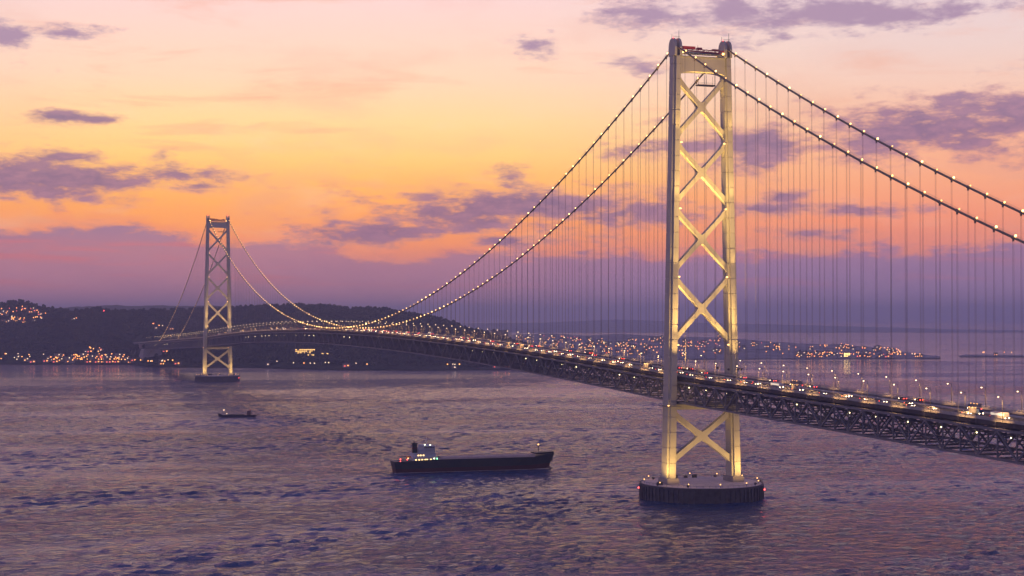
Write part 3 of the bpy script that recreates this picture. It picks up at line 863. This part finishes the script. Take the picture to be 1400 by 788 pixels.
# ================================================================== cargo ship under way
hull_dark = mat('hull_green_black', (.012, .030, .032), .45, .2, .3)
hull_red = mat('hull_boot_red', (.055, .012, .012), .55, .25, .4)
ship_white = mat('ship_white', (.55, .60, .62), .5, .1, .5)
hatch_m = mat('hatch_covers', (.55, .46, .42), .6, .15, .4)
foam = mat('foam', (.55, .55, .58), .8, .3, .6)
win_warm = glow('cabin_light', (1.0, .62, .20), 4)
win_cool = glow('deck_light', (.95, 1.0, .62), 6)
def hull_loft(L, beam, stern_h, mid_h, bow_h, z0, z1, rake, n=22):
    """hull from stern (x=0) to bow (x=L) between two heights given as fractions of the side"""
    rings = []
    for i in range(n + 1):
        u = i / n; x = L * u
        h = stern_h + (mid_h - stern_h) * min(1, u / .2) if u < .2 else mid_h
        if u > .90: h = mid_h + (bow_h - mid_h) * min(1, (u - .90) / .03)
        fb = 1.0
        if u < .12: fb = .72 + .28 * (u / .12) ** .6
        if u > .80: fb = max(.02, 1 - ((u - .80) / .20) ** 2.1)
        ring = []
        for side in (-1, 1):
            for f in ((0, 1) if side < 0 else (1, 0)):
                f_ = z0 + (z1 - z0) * f
                z = f_ * h if z0 >= 0 else (-2 + f * (z1 * h + 2))
                k = max(0, z) / max(h, 1)
                w = beam / 2 * fb * (.90 + .10 * k if u < .8 else .70 + .30 * k)
                xx = x + (rake * k * max(0, (u - .8) / .2)) - (2.0 * k * max(0, 1 - u / .06) if u < .06 else 0)
                ring.append((xx, side * w, z))
        rings.append(ring)
    return MB().loft(rings)
def cargo_ship(loc, rz):
    r = empty('cargo_ship', None, loc, rz)
    L, bm = 121.0, 18.0
    hull_loft(L, bm, 8.6, 9.8, 11.6, .36, 1.0, 5.5).build('hull', hull_dark, r)
    hull_loft(L, bm * .995, 8.6, 9.8, 11.6, -1, .358, 5.5).build('boot_topping', hull_red, r)
    # forecastle deck and bulwark, bulb
    MB().loft([[(L * .905, -6.6, 11.6), (L * .905, 6.6, 11.6), (L + 4.4, .35, 11.62), (L + 4.4, -.35, 11.62)], [(L * .905, -6.9, 12.7), (L * .905, 6.9, 12.7), (L + 5.4, .4, 13.0), (L + 5.4, -.4, 13.0)]]).build('forecastle', hull_dark, r)
    MB().tube([(L - 6, 0, -.6), (L - 1, 0, -.2), (L + 2.2, 0, .1), (L + 3.6, 0, .2)], [2.2, 2.0, 1.4, .3], 10).build('bulbous_bow', hull_red, r)
    # cargo hatches
    for k in range(6):
        x = 36 + k * 11.9
        MB().box(x, x + 10.6, -6.6, 6.6, 9.8, 10.7).box(x - .15, x + 10.75, -6.8, 6.8, 10.7, 11.0).build('hatch_cover', hatch_m, r)
    for s in (-1, 1):
        MB().box(31, 108, s * 8.6 - .12, s * 8.6 + .12, 9.8, 11.1).build('bulwark', mat('bulwark_tan', (.60, .50, .45), .6, .1, .4), r)
    # superstructure
    def block(x0, x1, hw, z0, z1, nm='deckhouse'):
        o = MB().box(x0, x1, -hw, hw, z0, z1).box(x0 - .3, x1 + .3, -hw - .3, hw + .3, z1, z1 + .2).build(nm, ship_white, r); return o
    d0 = block(12, 31, 8.0, 8.2, 11.4); d1 = block(13.5, 30, 7.2, 11.62, 14.3); d2 = block(18, 29.5, 6.6, 14.52, 17.1)
    wh = block(20, 29, 8.6, 17.32, 20.0, 'wheelhouse')
    for parent, z, hw, xs, mm in ((d0, 9.9, 8.02, (14, 16.5, 18.8, 21.2, 22.6, 25.5), win_warm), (d1, 13.1, 7.22, (16, 17.8, 20), win_warm)):
        for x in xs: MB().box(x, x + .95, -hw - .06, -hw, z - .45, z + .45).build('cabin_window', mm, parent)
    for q in range(6): MB().box(20.6 + q * 1.35, 21.6 + q * 1.35, -8.66, -8.6, 18.4, 19.3).build('bridge_window', mat('dark_glass', (.02, .025, .03), .15, .1, 1), wh)
    for q in range(9): MB().box(29.0, 29.06, -7.6 + q * 1.75, -6.4 + q * 1.75, 18.4, 19.3).build('bridge_window', MATS['dark_glass'], wh)
    f = MB().loft([[(13.6 + a, b, z) for a, b in ((0, -1.6), (3.4, -1.6), (3.4, 1.6), (0, 1.6))] for z in (14.5, 21.0)]).box(13.4, 17.2, -1.8, 1.8, 21.0, 22.0).build('funnel', hull_dark, r)
    MB().box(13.55, 17.05, -1.66, 1.66, 17.4, 18.8).build('funnel_band', hull_red, f)
    MB().tube([(15.2, 0, 22), (15.0, 0, 23.2)], .5, 8).build('exhaust_pipe', dark_m, f)
    m = MB().tube([(24.5, 0, 20.2), (24.5, 0, 26.0)], .22, 6).bar((24.5, -2.2, 24), (24.5, 2.2, 24), .15, .15).bar((23.4, 0, 23), (25.8, 0, 23), .12, .3).build('radar_mast', white_m, r)
    MB().bar((24.5, -1.8, 25.2), (24.5, 1.8, 25.2), .25, .3).build('radar_scanner', white_m, m)
    fm = MB().tube([(113.5, 0, 11.6), (113.5, 0, 18.2)], .28, 6).bar((113.5, -1, 16.6), (113.5, 1, 16.6), .15, .15).build('fore_mast', dark_m, r)
    MB().ball((113.5, 0, 18.5), .55).build('mast_lamp', lamp_warm, fm)
    for (x, y, z, mm, nm) in ((21.5, -6.9, 21.0, win_cool, 'deck_lamp'), (25.4, -8.0, 20.8, win_cool, 'deck_lamp'), (24.0, -7.0, 17.9, win_cool, 'deck_lamp'), (30.8, -8.1, 10.4, glow('green_lamp', (.2, 1, .35), 7), 'side_lamp'),
                              (28.5, -8.1, 10.6, win_cool, 'deck_lamp'), (3.0, -6.2, 10.6, lamp_red, 'stern_lamp'), (3.0, -6.2, 8.9, lamp_red, 'stern_lamp'), (8.0, -7, 10.2, lamp_red, 'stern_lamp'), (8.6, -7.2, 11.2, win_warm, 'stern_lamp')):
        MB().ball((x, y, z), .42, 6, 4).build(nm, mm, r)
    rl = MB()
    for s in (-1, 1):
        for x in range(1, 13, 2): rl.tube([(x, s * 7.2, 8.6), (x, s * 7.2, 9.8)], .07, 4)
        rl.bar((0, s * 7.2, 9.8), (13, s * 7.2, 9.8), .1, .1)
    rl.tube([(4, -3, 8.6), (4, -3, 11.6), (7.5, -5.5, 12.6)], .18, 5)
    rl.build('stern_rail', dark_m, r)
    MB().box(7.5, 11.0, -6.6, -4.4, 11.5, 12.6).build('lifeboat', mat('lifeboat_orange', (.55, .16, .03), .5, .1, .5), r)
    a = MB()
    a.loft([[(L + 3.4, -.9, 7.8), (L + 4.2, -.9, 7.8), (L + 4.2, -.5, 7.8), (L + 3.4, -.5, 7.8)], [(L + 2.6, -1.2, 5.2), (L + 3.2, -1.2, 5.2), (L + 3.2, -.7, 5.2), (L + 2.6, -.7, 5.2)]])
    a.build('anchor', dark_m, r)
    return r
def wake(name, loc, rz, L, bm, label):
    mb = MB(); rings = []
    for side in (-1, 1):
        b = len(mb.v); n = 30
        for i in range(n + 1):
            u = i / n; x = L * (1.03 - 1.05 * u)
            w0 = bm / 2 * (min(1, (u / .18) ** .6) if u < .18 else 1.0) * .96; w1 = w0 + (1.0 + 1.6 * abs(math.sin(u * 23)) * rnd.uniform(.4, 1)) * (1.5 if u < .12 else (.35 if u < .8 else .8))
            mb.v += [(x, side * w0, .55), (x + rnd.uniform(-.5, .5), side * w1, .42)]
        for i in range(n): mb.f.append((b + 2 * i, b + 2 * i + 1, b + 2 * i + 3, b + 2 * i + 2))
    o = mb.build(name, foam); o.location = loc; o.rotation_euler = (0, 0, rz)
    return tag(o, label, 'foam', kind='stuff')
a_ = math.atan2(221 - 225, -17 + 145)
tag(cargo_ship((-145, 225, 0), a_), 'long dark cargo ship with white superstructure, steaming between the towers', 'ship')
wake('bow_wave', (-145, 225, 0), a_, 121, 18, 'thin white foam along the hull of the long cargo ship')
# small coaster
def coaster(loc, rz):
    r = empty('coaster_ship', None, loc, rz); L = 41.0
    hull_loft(L, 8.0, 3.4, 2.9, 4.4, .1, 1.0, 2.0, 16).build('hull', mat('coaster_hull', (.012, .018, .028), .5, .2, .4), r)
    hull_loft(L, 7.9, 3.4, 2.9, 4.4, -1, .098, 2.0, 16).build('boot_topping', hull_red, r)
    MB().box(12, 33, -2.8, 2.8, 2.9, 3.7).build('hatch_cover', dark_m, r)
    MB().box(4.5, 9.2, -3.0, 3.0, 3.0, 5.4).box(4.3, 9.4, -3.2, 3.2, 5.4, 5.55).build('deckhouse', mat('coaster_house', (.16, .10, .09), .6, .1, .5), r)
    w = MB().box(5.2, 8.8, -2.6, 2.6, 5.56, 7.8).box(5.0, 9.0, -2.8, 2.8, 7.8, 7.95).build('wheelhouse', MATS['coaster_house'], r)
    MB().box(5.8, 8.0, -2.66, -2.6, 6.4, 7.3).build('wheelhouse_window', win_warm, w)
    MB().box(5.4, 8.4, -3.06, -3.0, 3.9, 4.7).build('cabin_window', win_warm, r)
    MB().tube([(5.6, 0, 7.9), (5.6, 0, 10.6)], .35, 6).build('funnel', red_m, r)
    MB().tube([(8.4, 0, 7.9), (8.4, 0, 10.8)], .12, 5).build('mast', white_m, r)
    m = MB().tube([(36, 0, 4), (36, 0, 8.4)], .14, 5).build('fore_mast', dark_m, r)
    MB().ball((36, 0, 8.6), .5, 6, 4).build('mast_lamp', lamp_street, m)
    MB().ball((33, -2, 4.2), .35, 6, 4).build('deck_lamp', lamp_street, r)
    MB().ball((9.4, -2.4, 7.2), .35, 6, 4).build('deck_lamp', lamp_street, r)
    return r
b_ = math.atan2(934 - 920, -164 + 125)
tag(coaster((-125, 920, 0), b_), 'small dark coaster with a lit wheelhouse near the far tower', 'ship')
wake('bow_wave', (-125, 920, 0), b_, 41, 8, 'faint foam along the small coaster')

# a faint far ship on the horizon
def far_ship(loc, rz):
    r = empty('tanker_ship', None, loc, rz)
    hull_loft(75, 12, 4.2, 3.6, 5.2, 0.0, 1.0, 3.0, 12).build('hull', hull_dark, r)
    MB().box(6, 15, -5, 5, 3.8, 9).box(8, 14, -5.6, 5.6, 9, 11).build('deckhouse', ship_white, r)
    MB().tube([(60, 0, 4), (60, 0, 9)], .25, 5).build('mast', dark_m, r)
    return r
tag(far_ship((2105, 2480, 0), -.62), 'tiny faint ship far off, right of the city lights', 'ship')

# ================================================================== street lamps on the deck
def lamp_proto():
    r = empty('street_lamp')
    MB().tube([(0, 0, -.9), (0, 0, 5), (0, 0, 10.6)], [.16, .13, .09], 6).build('pole', dark_m, r)
    MB().tube([(0, 0, 10.45), (-.9, 0, 10.8), (-2.0, 0, 10.85)], .08, 5).build('arm', dark_m, r)
    MB().box(-2.7, -1.7, -.28, .28, 10.72, 10.98).build('lamp_head', truss_m, r)
    MB().ball((-2.2, 0, 10.55), .34, 8, 5, .8).build('lamp_glass', lamp_street, r)
    return r
lp = lamp_proto(); first = True
ROADL = (1.0, .50, .16)
k = 0
y = Y0 + 8
lamp_ys = []
while y < 2940:
    lamp_ys.append(y); y += 2 * PAN
for side in (-1, 1):
    for j, y in enumerate(lamp_ys):
        if abs(y) < 9 or abs(y - SPAN) < 9: continue
        o = lp if first else copy_tree(lp); first = False
        o.location = (side * 15.6, y, road_z(y)); 
        where = 'near' if side < 0 else 'far'
        nth = lambda n: '%d%s' % (n, 'th' if 10 < n % 100 < 14 else {1: 'st', 2: 'nd', 3: 'rd'}.get(n % 10, 'th'))
        if y < 0: w2 = '%s on this side of the near tower' % nth(sum(1 for q in lamp_ys if y <= q < -9))
        elif y < SPAN: w2 = '%s beyond the near tower' % nth(sum(1 for q in lamp_ys if 9 < q <= y))
        else: w2 = '%s beyond the far tower' % nth(sum(1 for q in lamp_ys if SPAN + 9 < q <= y))
        tag(o, 'slim road lamp on the %s deck edge, %s' % (where, w2), 'street lamp', 'road lamps on the bridge deck')
        if side < 0 and y < 1700:
            spot(o, (-2.2, 0, 10.2), (2.4, 0, 0), 14000, 80, .7, .4, ROADL)

# ================================================================== traffic
head_g = glow('headlight_glass', (1.0, .70, .40), 26)
tail_g = glow('taillight_glass', (1.0, .05, .02), 12)
amber_g = glow('amber_marker', (1.0, .45, .06), 10)
glass_m = mat('car_glass', (.02, .02, .025), .1, .05, 1)
tyre_m = mat('tyre_rubber', (.02, .02, .02), .9, .1, 1)
PAINT = [mat('car_paint_%d' % i, c, .3, .03, .5) for i, c in enumerate(((.55, .55, .56), (.05, .05, .06), (.30, .31, .33), (.25, .03, .03), (.04, .08, .20), (.50, .46, .38)))]
def wheel_mesh(r, w):
    return MB().tube([(-w / 2, 0, 0), (w / 2, 0, 0)], r, 12).mesh('wheel', tyre_m)
def car_proto(pm):
    """faces -y; origin on the road under the middle"""
    r = empty('car')
    prof = [(-2.2, .35), (-2.2, .78), (-1.25, .95), (-.55, 1.46), (.95, 1.48), (1.75, 1.02), (2.2, .95), (2.2, .35)]
    MB().loft([[(x, a, z) for a, z in prof] for x in (-.86, .86)]).build('body', pm, r)
    MB().loft([[(x, a, z) for a, z in ((-1.12, 1.0), (-.52, 1.42), (.9, 1.44), (1.5, 1.06))] for x in (-.875, .875)]).build('window', glass_m, r)
    wm = wheel_mesh(.33, .22)
    for x in (-.8, .8):
        for y in (-1.35, 1.35): link('wheel', wm, r, (x, y, .33))
        MB().box(x - .26, x + .26, -2.28, -2.2, .56, .80).build('headlight', head_g, r)
        MB().box(x - .22, x + .22, 2.2, 2.27, .62, .88).build('taillight', tail_g, r)
    return r
def truck_proto(pm, L=9.0):
    r = empty('truck')
    MB().loft([[(x, a, z) for a, z in ((-L / 2, .5), (-L / 2, 1.5), (-L / 2 + .35, 2.7), (-L / 2 + 2.0, 2.75), (-L / 2 + 2.0, .5))] for x in (-1.15, 1.15)]).build('cab', pm, r)
    MB().loft([[(x, a, z) for a, z in ((-L / 2 - .02, 1.6), (-L / 2 + .33, 2.5), (-L / 2 + .36, 2.5), (-L / 2 + .02, 1.6))] for x in (-1.0, 1.0)]).build('windscreen', glass_m, r)
    MB().box(-1.22, 1.22, -L / 2 + 2.2, L / 2, 1.0, 3.5).build('cargo_box', mat('truck_box_grey', (.26, .26, .27), .5, .1, .4), r)
    MB().box(-.5, .5, -L / 2 + .4, L / 2 - .1, .6, .98).build('chassis', dark_m, r)
    wm = wheel_mesh(.48, .3)
    for x in (-1.0, 1.0):
        for y in (-L / 2 + 1.0, L / 2 - 1.4, L / 2 - 2.6): link('wheel', wm, r, (x, y, .48))
        MB().box(x - .22, x + .22, -L / 2 - .09, -L / 2, .75, 1.05).build('headlight', head_g, r)
        MB().box(x - .2, x + .2, L / 2, L / 2 + .08, .8, 1.1).build('taillight', tail_g, r)
        for q in range(3): MB().box(x * 1.24 - .06, x * 1.24 + .06, -L / 2 + 2.6 + q * 2.5, -L / 2 + 2.9 + q * 2.5, 3.3, 3.5).build('marker_lamp', amber_g, r)
    return r
def bus_proto(pm):
    r = empty('bus'); L = 11.0
    MB().loft([[(x, a, z) for a, z in ((-L / 2, .4), (-L / 2 - .1, 1.4), (-L / 2 + .3, 3.1), (L / 2, 3.1), (L / 2, .4))] for x in (-1.23, 1.23)]).build('body', pm, r)
    for x in (-1.25, 1.25): MB().box(x - .02, x + .02, -L / 2 + .8, L / 2 - .5, 1.7, 2.7).build('side_window', glow('bus_window', (1, .8, .5), .8), r)
    wm = wheel_mesh(.5, .3)
    for x in (-1.05, 1.05):
        for y in (-3.2, 3.0): link('wheel', wm, r, (x, y, .5))
        MB().box(x - .25, x + .25, -L / 2 - .12, -L / 2 - .02, .7, 1.0).build('headlight', head_g, r)
        MB().box(x - .2, x + .2, L / 2, L / 2 + .08, .9, 1.2).build('taillight', tail_g, r)
    return r
protos = {'car': [car_proto(p) for p in PAINT], 'truck': [truck_proto(PAINT[i], L) for i, L in ((0, 9.0), (4, 8.0), (1, 10.5))], 'bus': [bus_proto(PAINT[0])]}
used = set()
near_lanes, far_lanes = (-12.6, -9.2, -5.6), (5.6, 9.2, 12.6)
def put_vehicle(kind, x, y, away):
    i = rnd.randrange(len(protos[kind])); p = protos[kind][i]
    far = y > 900
    if (kind, i) in used:
        o = copy_tree(p)
    else:
        o = p; used.add((kind, i))
    o.location = (x, y, road_z(y) + .012)
    sl_ = (road_z(y + 5) - road_z(y - 5)) / 10
    o.rotation_euler = (math.atan(sl_), 0, 0) if not away else (-math.atan(sl_), 0, PI)
    desc = {'car': ('silver car', 'black car', 'grey car', 'dark red car', 'navy car', 'beige car'), 'truck': ('white-cab box truck', 'blue-cab box truck', 'long black-cab box truck'), 'bus': ('white coach',)}[kind][i]
    sect = 'before the near tower' if y < 0 else ('between the towers' if y < SPAN else 'beyond the far tower')
    ln = {12.6: 'outer', 9.2: 'middle', 5.6: 'inner'}[round(abs(x), 1)]
    lane = ('showing red taillights, far %s lane' % ln) if away else ('with headlights on, near %s lane' % ln)
    tag(o, '%s %s %s' % (desc, lane, sect), kind, '%s on the %s carriageway %s' % ({'car': 'cars', 'truck': 'trucks', 'bus': 'coaches'}[kind], 'far' if away else 'near', sect))
for x, gap in ((-12.6, 21), (-9.2, 80), (-5.6, 150), (5.6, 130), (9.2, 90), (12.6, 130)):
    y = Y0 + 30 + rnd.uniform(0, gap)
    while y < 2100:
        q = rnd.random()
        put_vehicle('car' if q < .86 else ('truck' if q < .97 else 'bus'), x, y, x > 0)
        y += gap * rnd.uniform(.65, 1.5) + (5 if q >= .86 else 0)

# ================================================================== towns on the shores
wall_m = mat('house_wall', (.26, .25, .24), .8, .25, .05)
roof_m = mat('house_roof', (.08, .075, .08), .8, .25, .05)
W_O = glow('window_orange', (1.0, .30, .04), 4.2); W_Y = glow('window_yellow', (1.0, .40, .07), 4.2); W_W = glow('window_white', (1.0, .70, .40), 2.6); W_R = glow('window_red', (1.0, .10, .04), 2.6)
def house_proto(w, d, h, wins, gable):
    r = empty('house')
    MB().box(-w / 2, w / 2, -d / 2, d / 2, -3, h).build('wall', wall_m, r)
    rf = MB()
    if gable:
        rf.loft([[(-w / 2 - .5, -d / 2 - .5, h), (w / 2 + .5, -d / 2 - .5, h), (w / 2 + .5, d / 2 + .5, h), (-w / 2 - .5, d / 2 + .5, h)], [(-w / 2 - .5, -.1, h + d * .3), (w / 2 + .5, -.1, h + d * .3), (w / 2 + .5, .1, h + d * .3), (-w / 2 - .5, .1, h + d * .3)]])
    else:
        rf.box(-w / 2 - .2, w / 2 + .2, -d / 2 - .2, d / 2 + .2, h, h + .7).box(-w * .1, w * .2, -1.5, 1.5, h + .7, h + 3)
    rf.build('roof', roof_m, r)
    for (x, z, a, b, m) in wins:
        MB().box(x - a / 2, x + a / 2, -d / 2 - .25, -d / 2 - .05, z - b / 2, z + b / 2).build('window', m, r)
    return r
HP = [house_proto(12, 9, 6, ((-2.5, 3, 2.2, 1.8, W_O), (3, 3, 2.0, 1.8, W_Y)), True),
      house_proto(15, 10, 9, ((-4, 3, 2.4, 2, W_Y), (2, 6.2, 2.2, 1.8, W_W)), False),
      house_proto(10, 10, 6, ((0, 3.2, 2.6, 2, W_W),), True),
      house_proto(22, 12, 16, ((-7, 4, 2.6, 2, W_O), (5, 8, 2.4, 2, W_Y), (-3, 13, 2.2, 2, W_W), (8, 12, 2.2, 2, W_O)), False),
      house_proto(16, 11, 8, ((-4, 3, 3.0, 2.2, W_R), (3, 4, 3.0, 2.2, W_O)), False),
      house_proto(14, 12, 28, ((-3, 6, 2.2, 2, W_Y), (3, 14, 2.2, 2, W_O), (-3, 22, 2.2, 2, W_Y), (3, 26, 2, 1.6, W_W)), False)]
def shore_lamp_proto(m, r0):
    r = empty('lamp_post')
    MB().tube([(0, 0, -2), (0, 0, 9)], .18, 5).build('pole', dark_m, r)
    MB().ball((0, 0, 9.4), r0, 6, 4).build('lamp_globe', m, r)
    return r
LP = [shore_lamp_proto(W_W, 1.2), shore_lamp_proto(W_Y, 1.35), shore_lamp_proto(W_O, 1.4), shore_lamp_proto(W_R, 1.2)]
HNAME = ('gabled house with orange and yellow windows', 'flat-roofed house with two lit windows', 'small gabled house with one white window', 'four-storey block with scattered lit windows', 'low hall with red and orange windows', 'slim tower block with lit windows')
seen = set()
def put(protos_, i, tab, t, s, label, cat, group, dz=0.0):
    x, y, z = land(tab, t, s, 1.0 if tab is HEAD else .7)
    p = protos_[i]; key = (id(protos_), i)
    if key in seen: o = copy_tree(p)
    else: o = p; seen.add(key)
    o.location = (x, y, max(z, 1.5) + dz)
    o.rotation_euler = (0, 0, -math.atan2(x - CAM.x, y - CAM.y) + rnd.uniform(-.35, .35))
    tag(o, label, cat, group)
def cluster(tab, t0, t1, s0, s1, nh, nl, what, hw=(3, 2, 2, 1, 1, 0), lw=(3, 3, 3, 1)):
    for _ in range(nh):
        i = rnd.choices(range(6), hw)[0]
        put(HP, i, tab, rnd.uniform(t0, t1), rnd.uniform(s0, s1), HNAME[i] + ' ' + what, 'building', 'buildings ' + what)
    for _ in range(nl):
        i = rnd.choices(range(4), lw)[0]
        put(LP, i, tab, rnd.uniform(t0, t1), rnd.uniform(s0, s1), ('white', 'yellow', 'orange', 'red')[i] + ' lamp ' + what, 'lamp', 'lamps ' + what)
c1 = 'in the bright harbour town at the bridge foot'
cluster(HEAD, 68, 84, .055, .10, 7, 10, c1, (1, 3, 1, 2, 3, 0), (0, 4, 4, 0)); cluster(HEAD, 88, 186, .05, .085, 24, 34, c1, (2, 3, 1, 2, 4, 0), (1, 4, 5, 1)); cluster(HEAD, 95, 165, .085, .115, 14, 22, c1, (1, 2, 2, 1, 2, 0), (2, 5, 4, 0)); cluster(HEAD, 115, 142, .17, .22, 3, 5, 'on the slope above the harbour town')
cluster(HEAD, -40, 66, .045, .12, 9, 20, 'along the shore at the left edge', lw=(6, 2, 2, 0))
cluster(HEAD, -20, 68, .79, .88, 8, 16, 'high on the left hillside'); cluster(HEAD, 4, 36, .63, .70, 8, 12, 'in the lower row on the left hillside', lw=(1, 3, 5, 1)); cluster(HEAD, 44, 56, .70, .80, 2, 4, 'below the hilltop houses')
cluster(HEAD, 99, 108, .71, .74, 1, 2, 'alone on the middle of the hillside'); cluster(HEAD, 192, 262, .055, .08, 3, 9, 'on the quay right of the anchorage', lw=(6, 3, 1, 0)); cluster(HEAD, 217, 228, .19, .23, 2, 3, 'above the quay right of the anchorage')
cluster(HEAD, 330, 540, .05, .068, 2, 9, 'along the dark shore below the bridge', lw=(6, 2, 1, 0)); cluster(HEAD, 612, 632, .05, .07, 1, 4, 'at the small jetty under the deck', lw=(1, 4, 3, 0)); cluster(HEAD, 676, 696, .05, .07, 2, 4, 'at the headland tip under the deck', lw=(0, 4, 4, 0))
cluster(HEAD, 205, 240, .58, .68, 2, 4, 'on the hillside behind the far cables', lw=(1, 1, 2, 2))
c2 = 'in the far city across the strait'
cluster(CITY, 700, 800, .20, .75, 22, 40, c2, (3, 3, 2, 2, 1, 1), (1, 5, 5, 1)); cluster(CITY, 800, 905, .08, .70, 24, 44, c2, (3, 3, 2, 2, 1, 2), (1, 5, 5, 1)); cluster(CITY, 925, 1010, .06, .75, 16, 34, c2, (3, 3, 2, 2, 1, 2), (1, 5, 5, 1))
c3 = 'on the low shore right of the near tower'
cluster(CITY, 1015, 1160, .06, .8, 18, 34, c3, lw=(1, 5, 5, 1)); cluster(CITY, 1085, 1240, .03, .10, 14, 24, c3, lw=(1, 5, 5, 2)); cluster(CITY, 1150, 1232, .3, .85, 10, 18, c3, lw=(1, 5, 5, 0)); cluster(CITY, 1215, 1262, .02, .3, 4, 10, c3, lw=(1, 5, 5, 0))
cluster(LOW, 1328, 1386, .3, .9, 1, 5, 'on the faint spit far right', lw=(2, 4, 3, 0))
for ps in (HP, LP):
    for i, p in enumerate(ps):
        if (id(ps), i) not in seen:
            for c in list(p.children): bpy.data.objects.remove(c)
            bpy.data.objects.remove(p)

# lit hotel on the headland, wide hall at the far shore, big block on the ridge
def long_building(name, tab, t, s, w, d, storeys, m, label, cat='building', dz=0):
    x, y, z = land(tab, t, s); r = empty(name, None, (x, y, z + dz), -math.atan2(x - CAM.x, y - CAM.y) + .12)
    h = storeys * 3.6
    MB().box(-w / 2, w / 2, -d / 2, d / 2, -6, h).build('wall', wall_m, r)
    MB().box(-w / 2 - .5, w / 2 + .5, -d / 2 - .5, d / 2 + .5, h, h + .8).box(-w * .4, -w * .25, -2, 2, h + .8, h + 4).build('roof', roof_m, r)
    if m:
        n = max(3, int(w / 4.6))
        for f in range(storeys):
            for q in range(n):
                if rnd.random() < .88:
                    a = -w / 2 + (q + .5) * w / n
                    MB().box(a - w / n * .34, a + w / n * .34, -d / 2 - .3, -d / 2 - .05, f * 3.6 + .9, f * 3.6 + 2.9).build('window', m, r)
    return tag(r, label, cat)
WB = glow('window_amber', (1.0, .55, .10), 2.6)
long_building('hotel_building', HEAD, 417, .195, 46, 12, 3, WB, 'long amber-lit hotel on the headland under mid span')
long_building('annex_building', HEAD, 425, .170, 16, 8, 1, WB, 'low amber annex just below the lit hotel')
long_building('villa_building', HEAD, 444, .185, 17, 8, 1, WB, 'small lit wing right of the lit hotel')
long_building('hall_building', CITY, 1158, .10, 18, 12, 3, glow('window_gold', (1, .66, .18), 6), 'bright golden hall on the far shore right of the near tower')
long_building('apartment_block', HEAD, 683, .97, 44, 14, 5, None, 'dark blocky hotel silhouette at the end of the headland', dz=-2)
# radio mast with a red beacon on the hillside
x, y, z = land(HEAD, 142, .83)
rm = empty('radio_mast', None, (x, y, z))
m_ = MB()
for a in range(3):
    t = 2 * PI * a / 3; m_.tube([(2.2 * math.cos(t), 2.2 * math.sin(t), -2), (.3 * math.cos(t), .3 * math.sin(t), 16)], .14, 4)
for q in range(6):
    z0 = q * 2.6; rr = 2.2 - 1.9 * (z0 + 2) / 18
    m_.tube([(rr * math.cos(2 * PI * a / 3), rr * math.sin(2 * PI * a / 3), z0) for a in range(4)], .08, 4)
m_.build('lattice', dark_m, rm); MB().ball((0, 0, 16.4), 1.3, 6, 4).build('beacon_lamp', lamp_red, rm)
tag(rm, 'slim radio mast with a single red beacon on the hillside', 'mast')
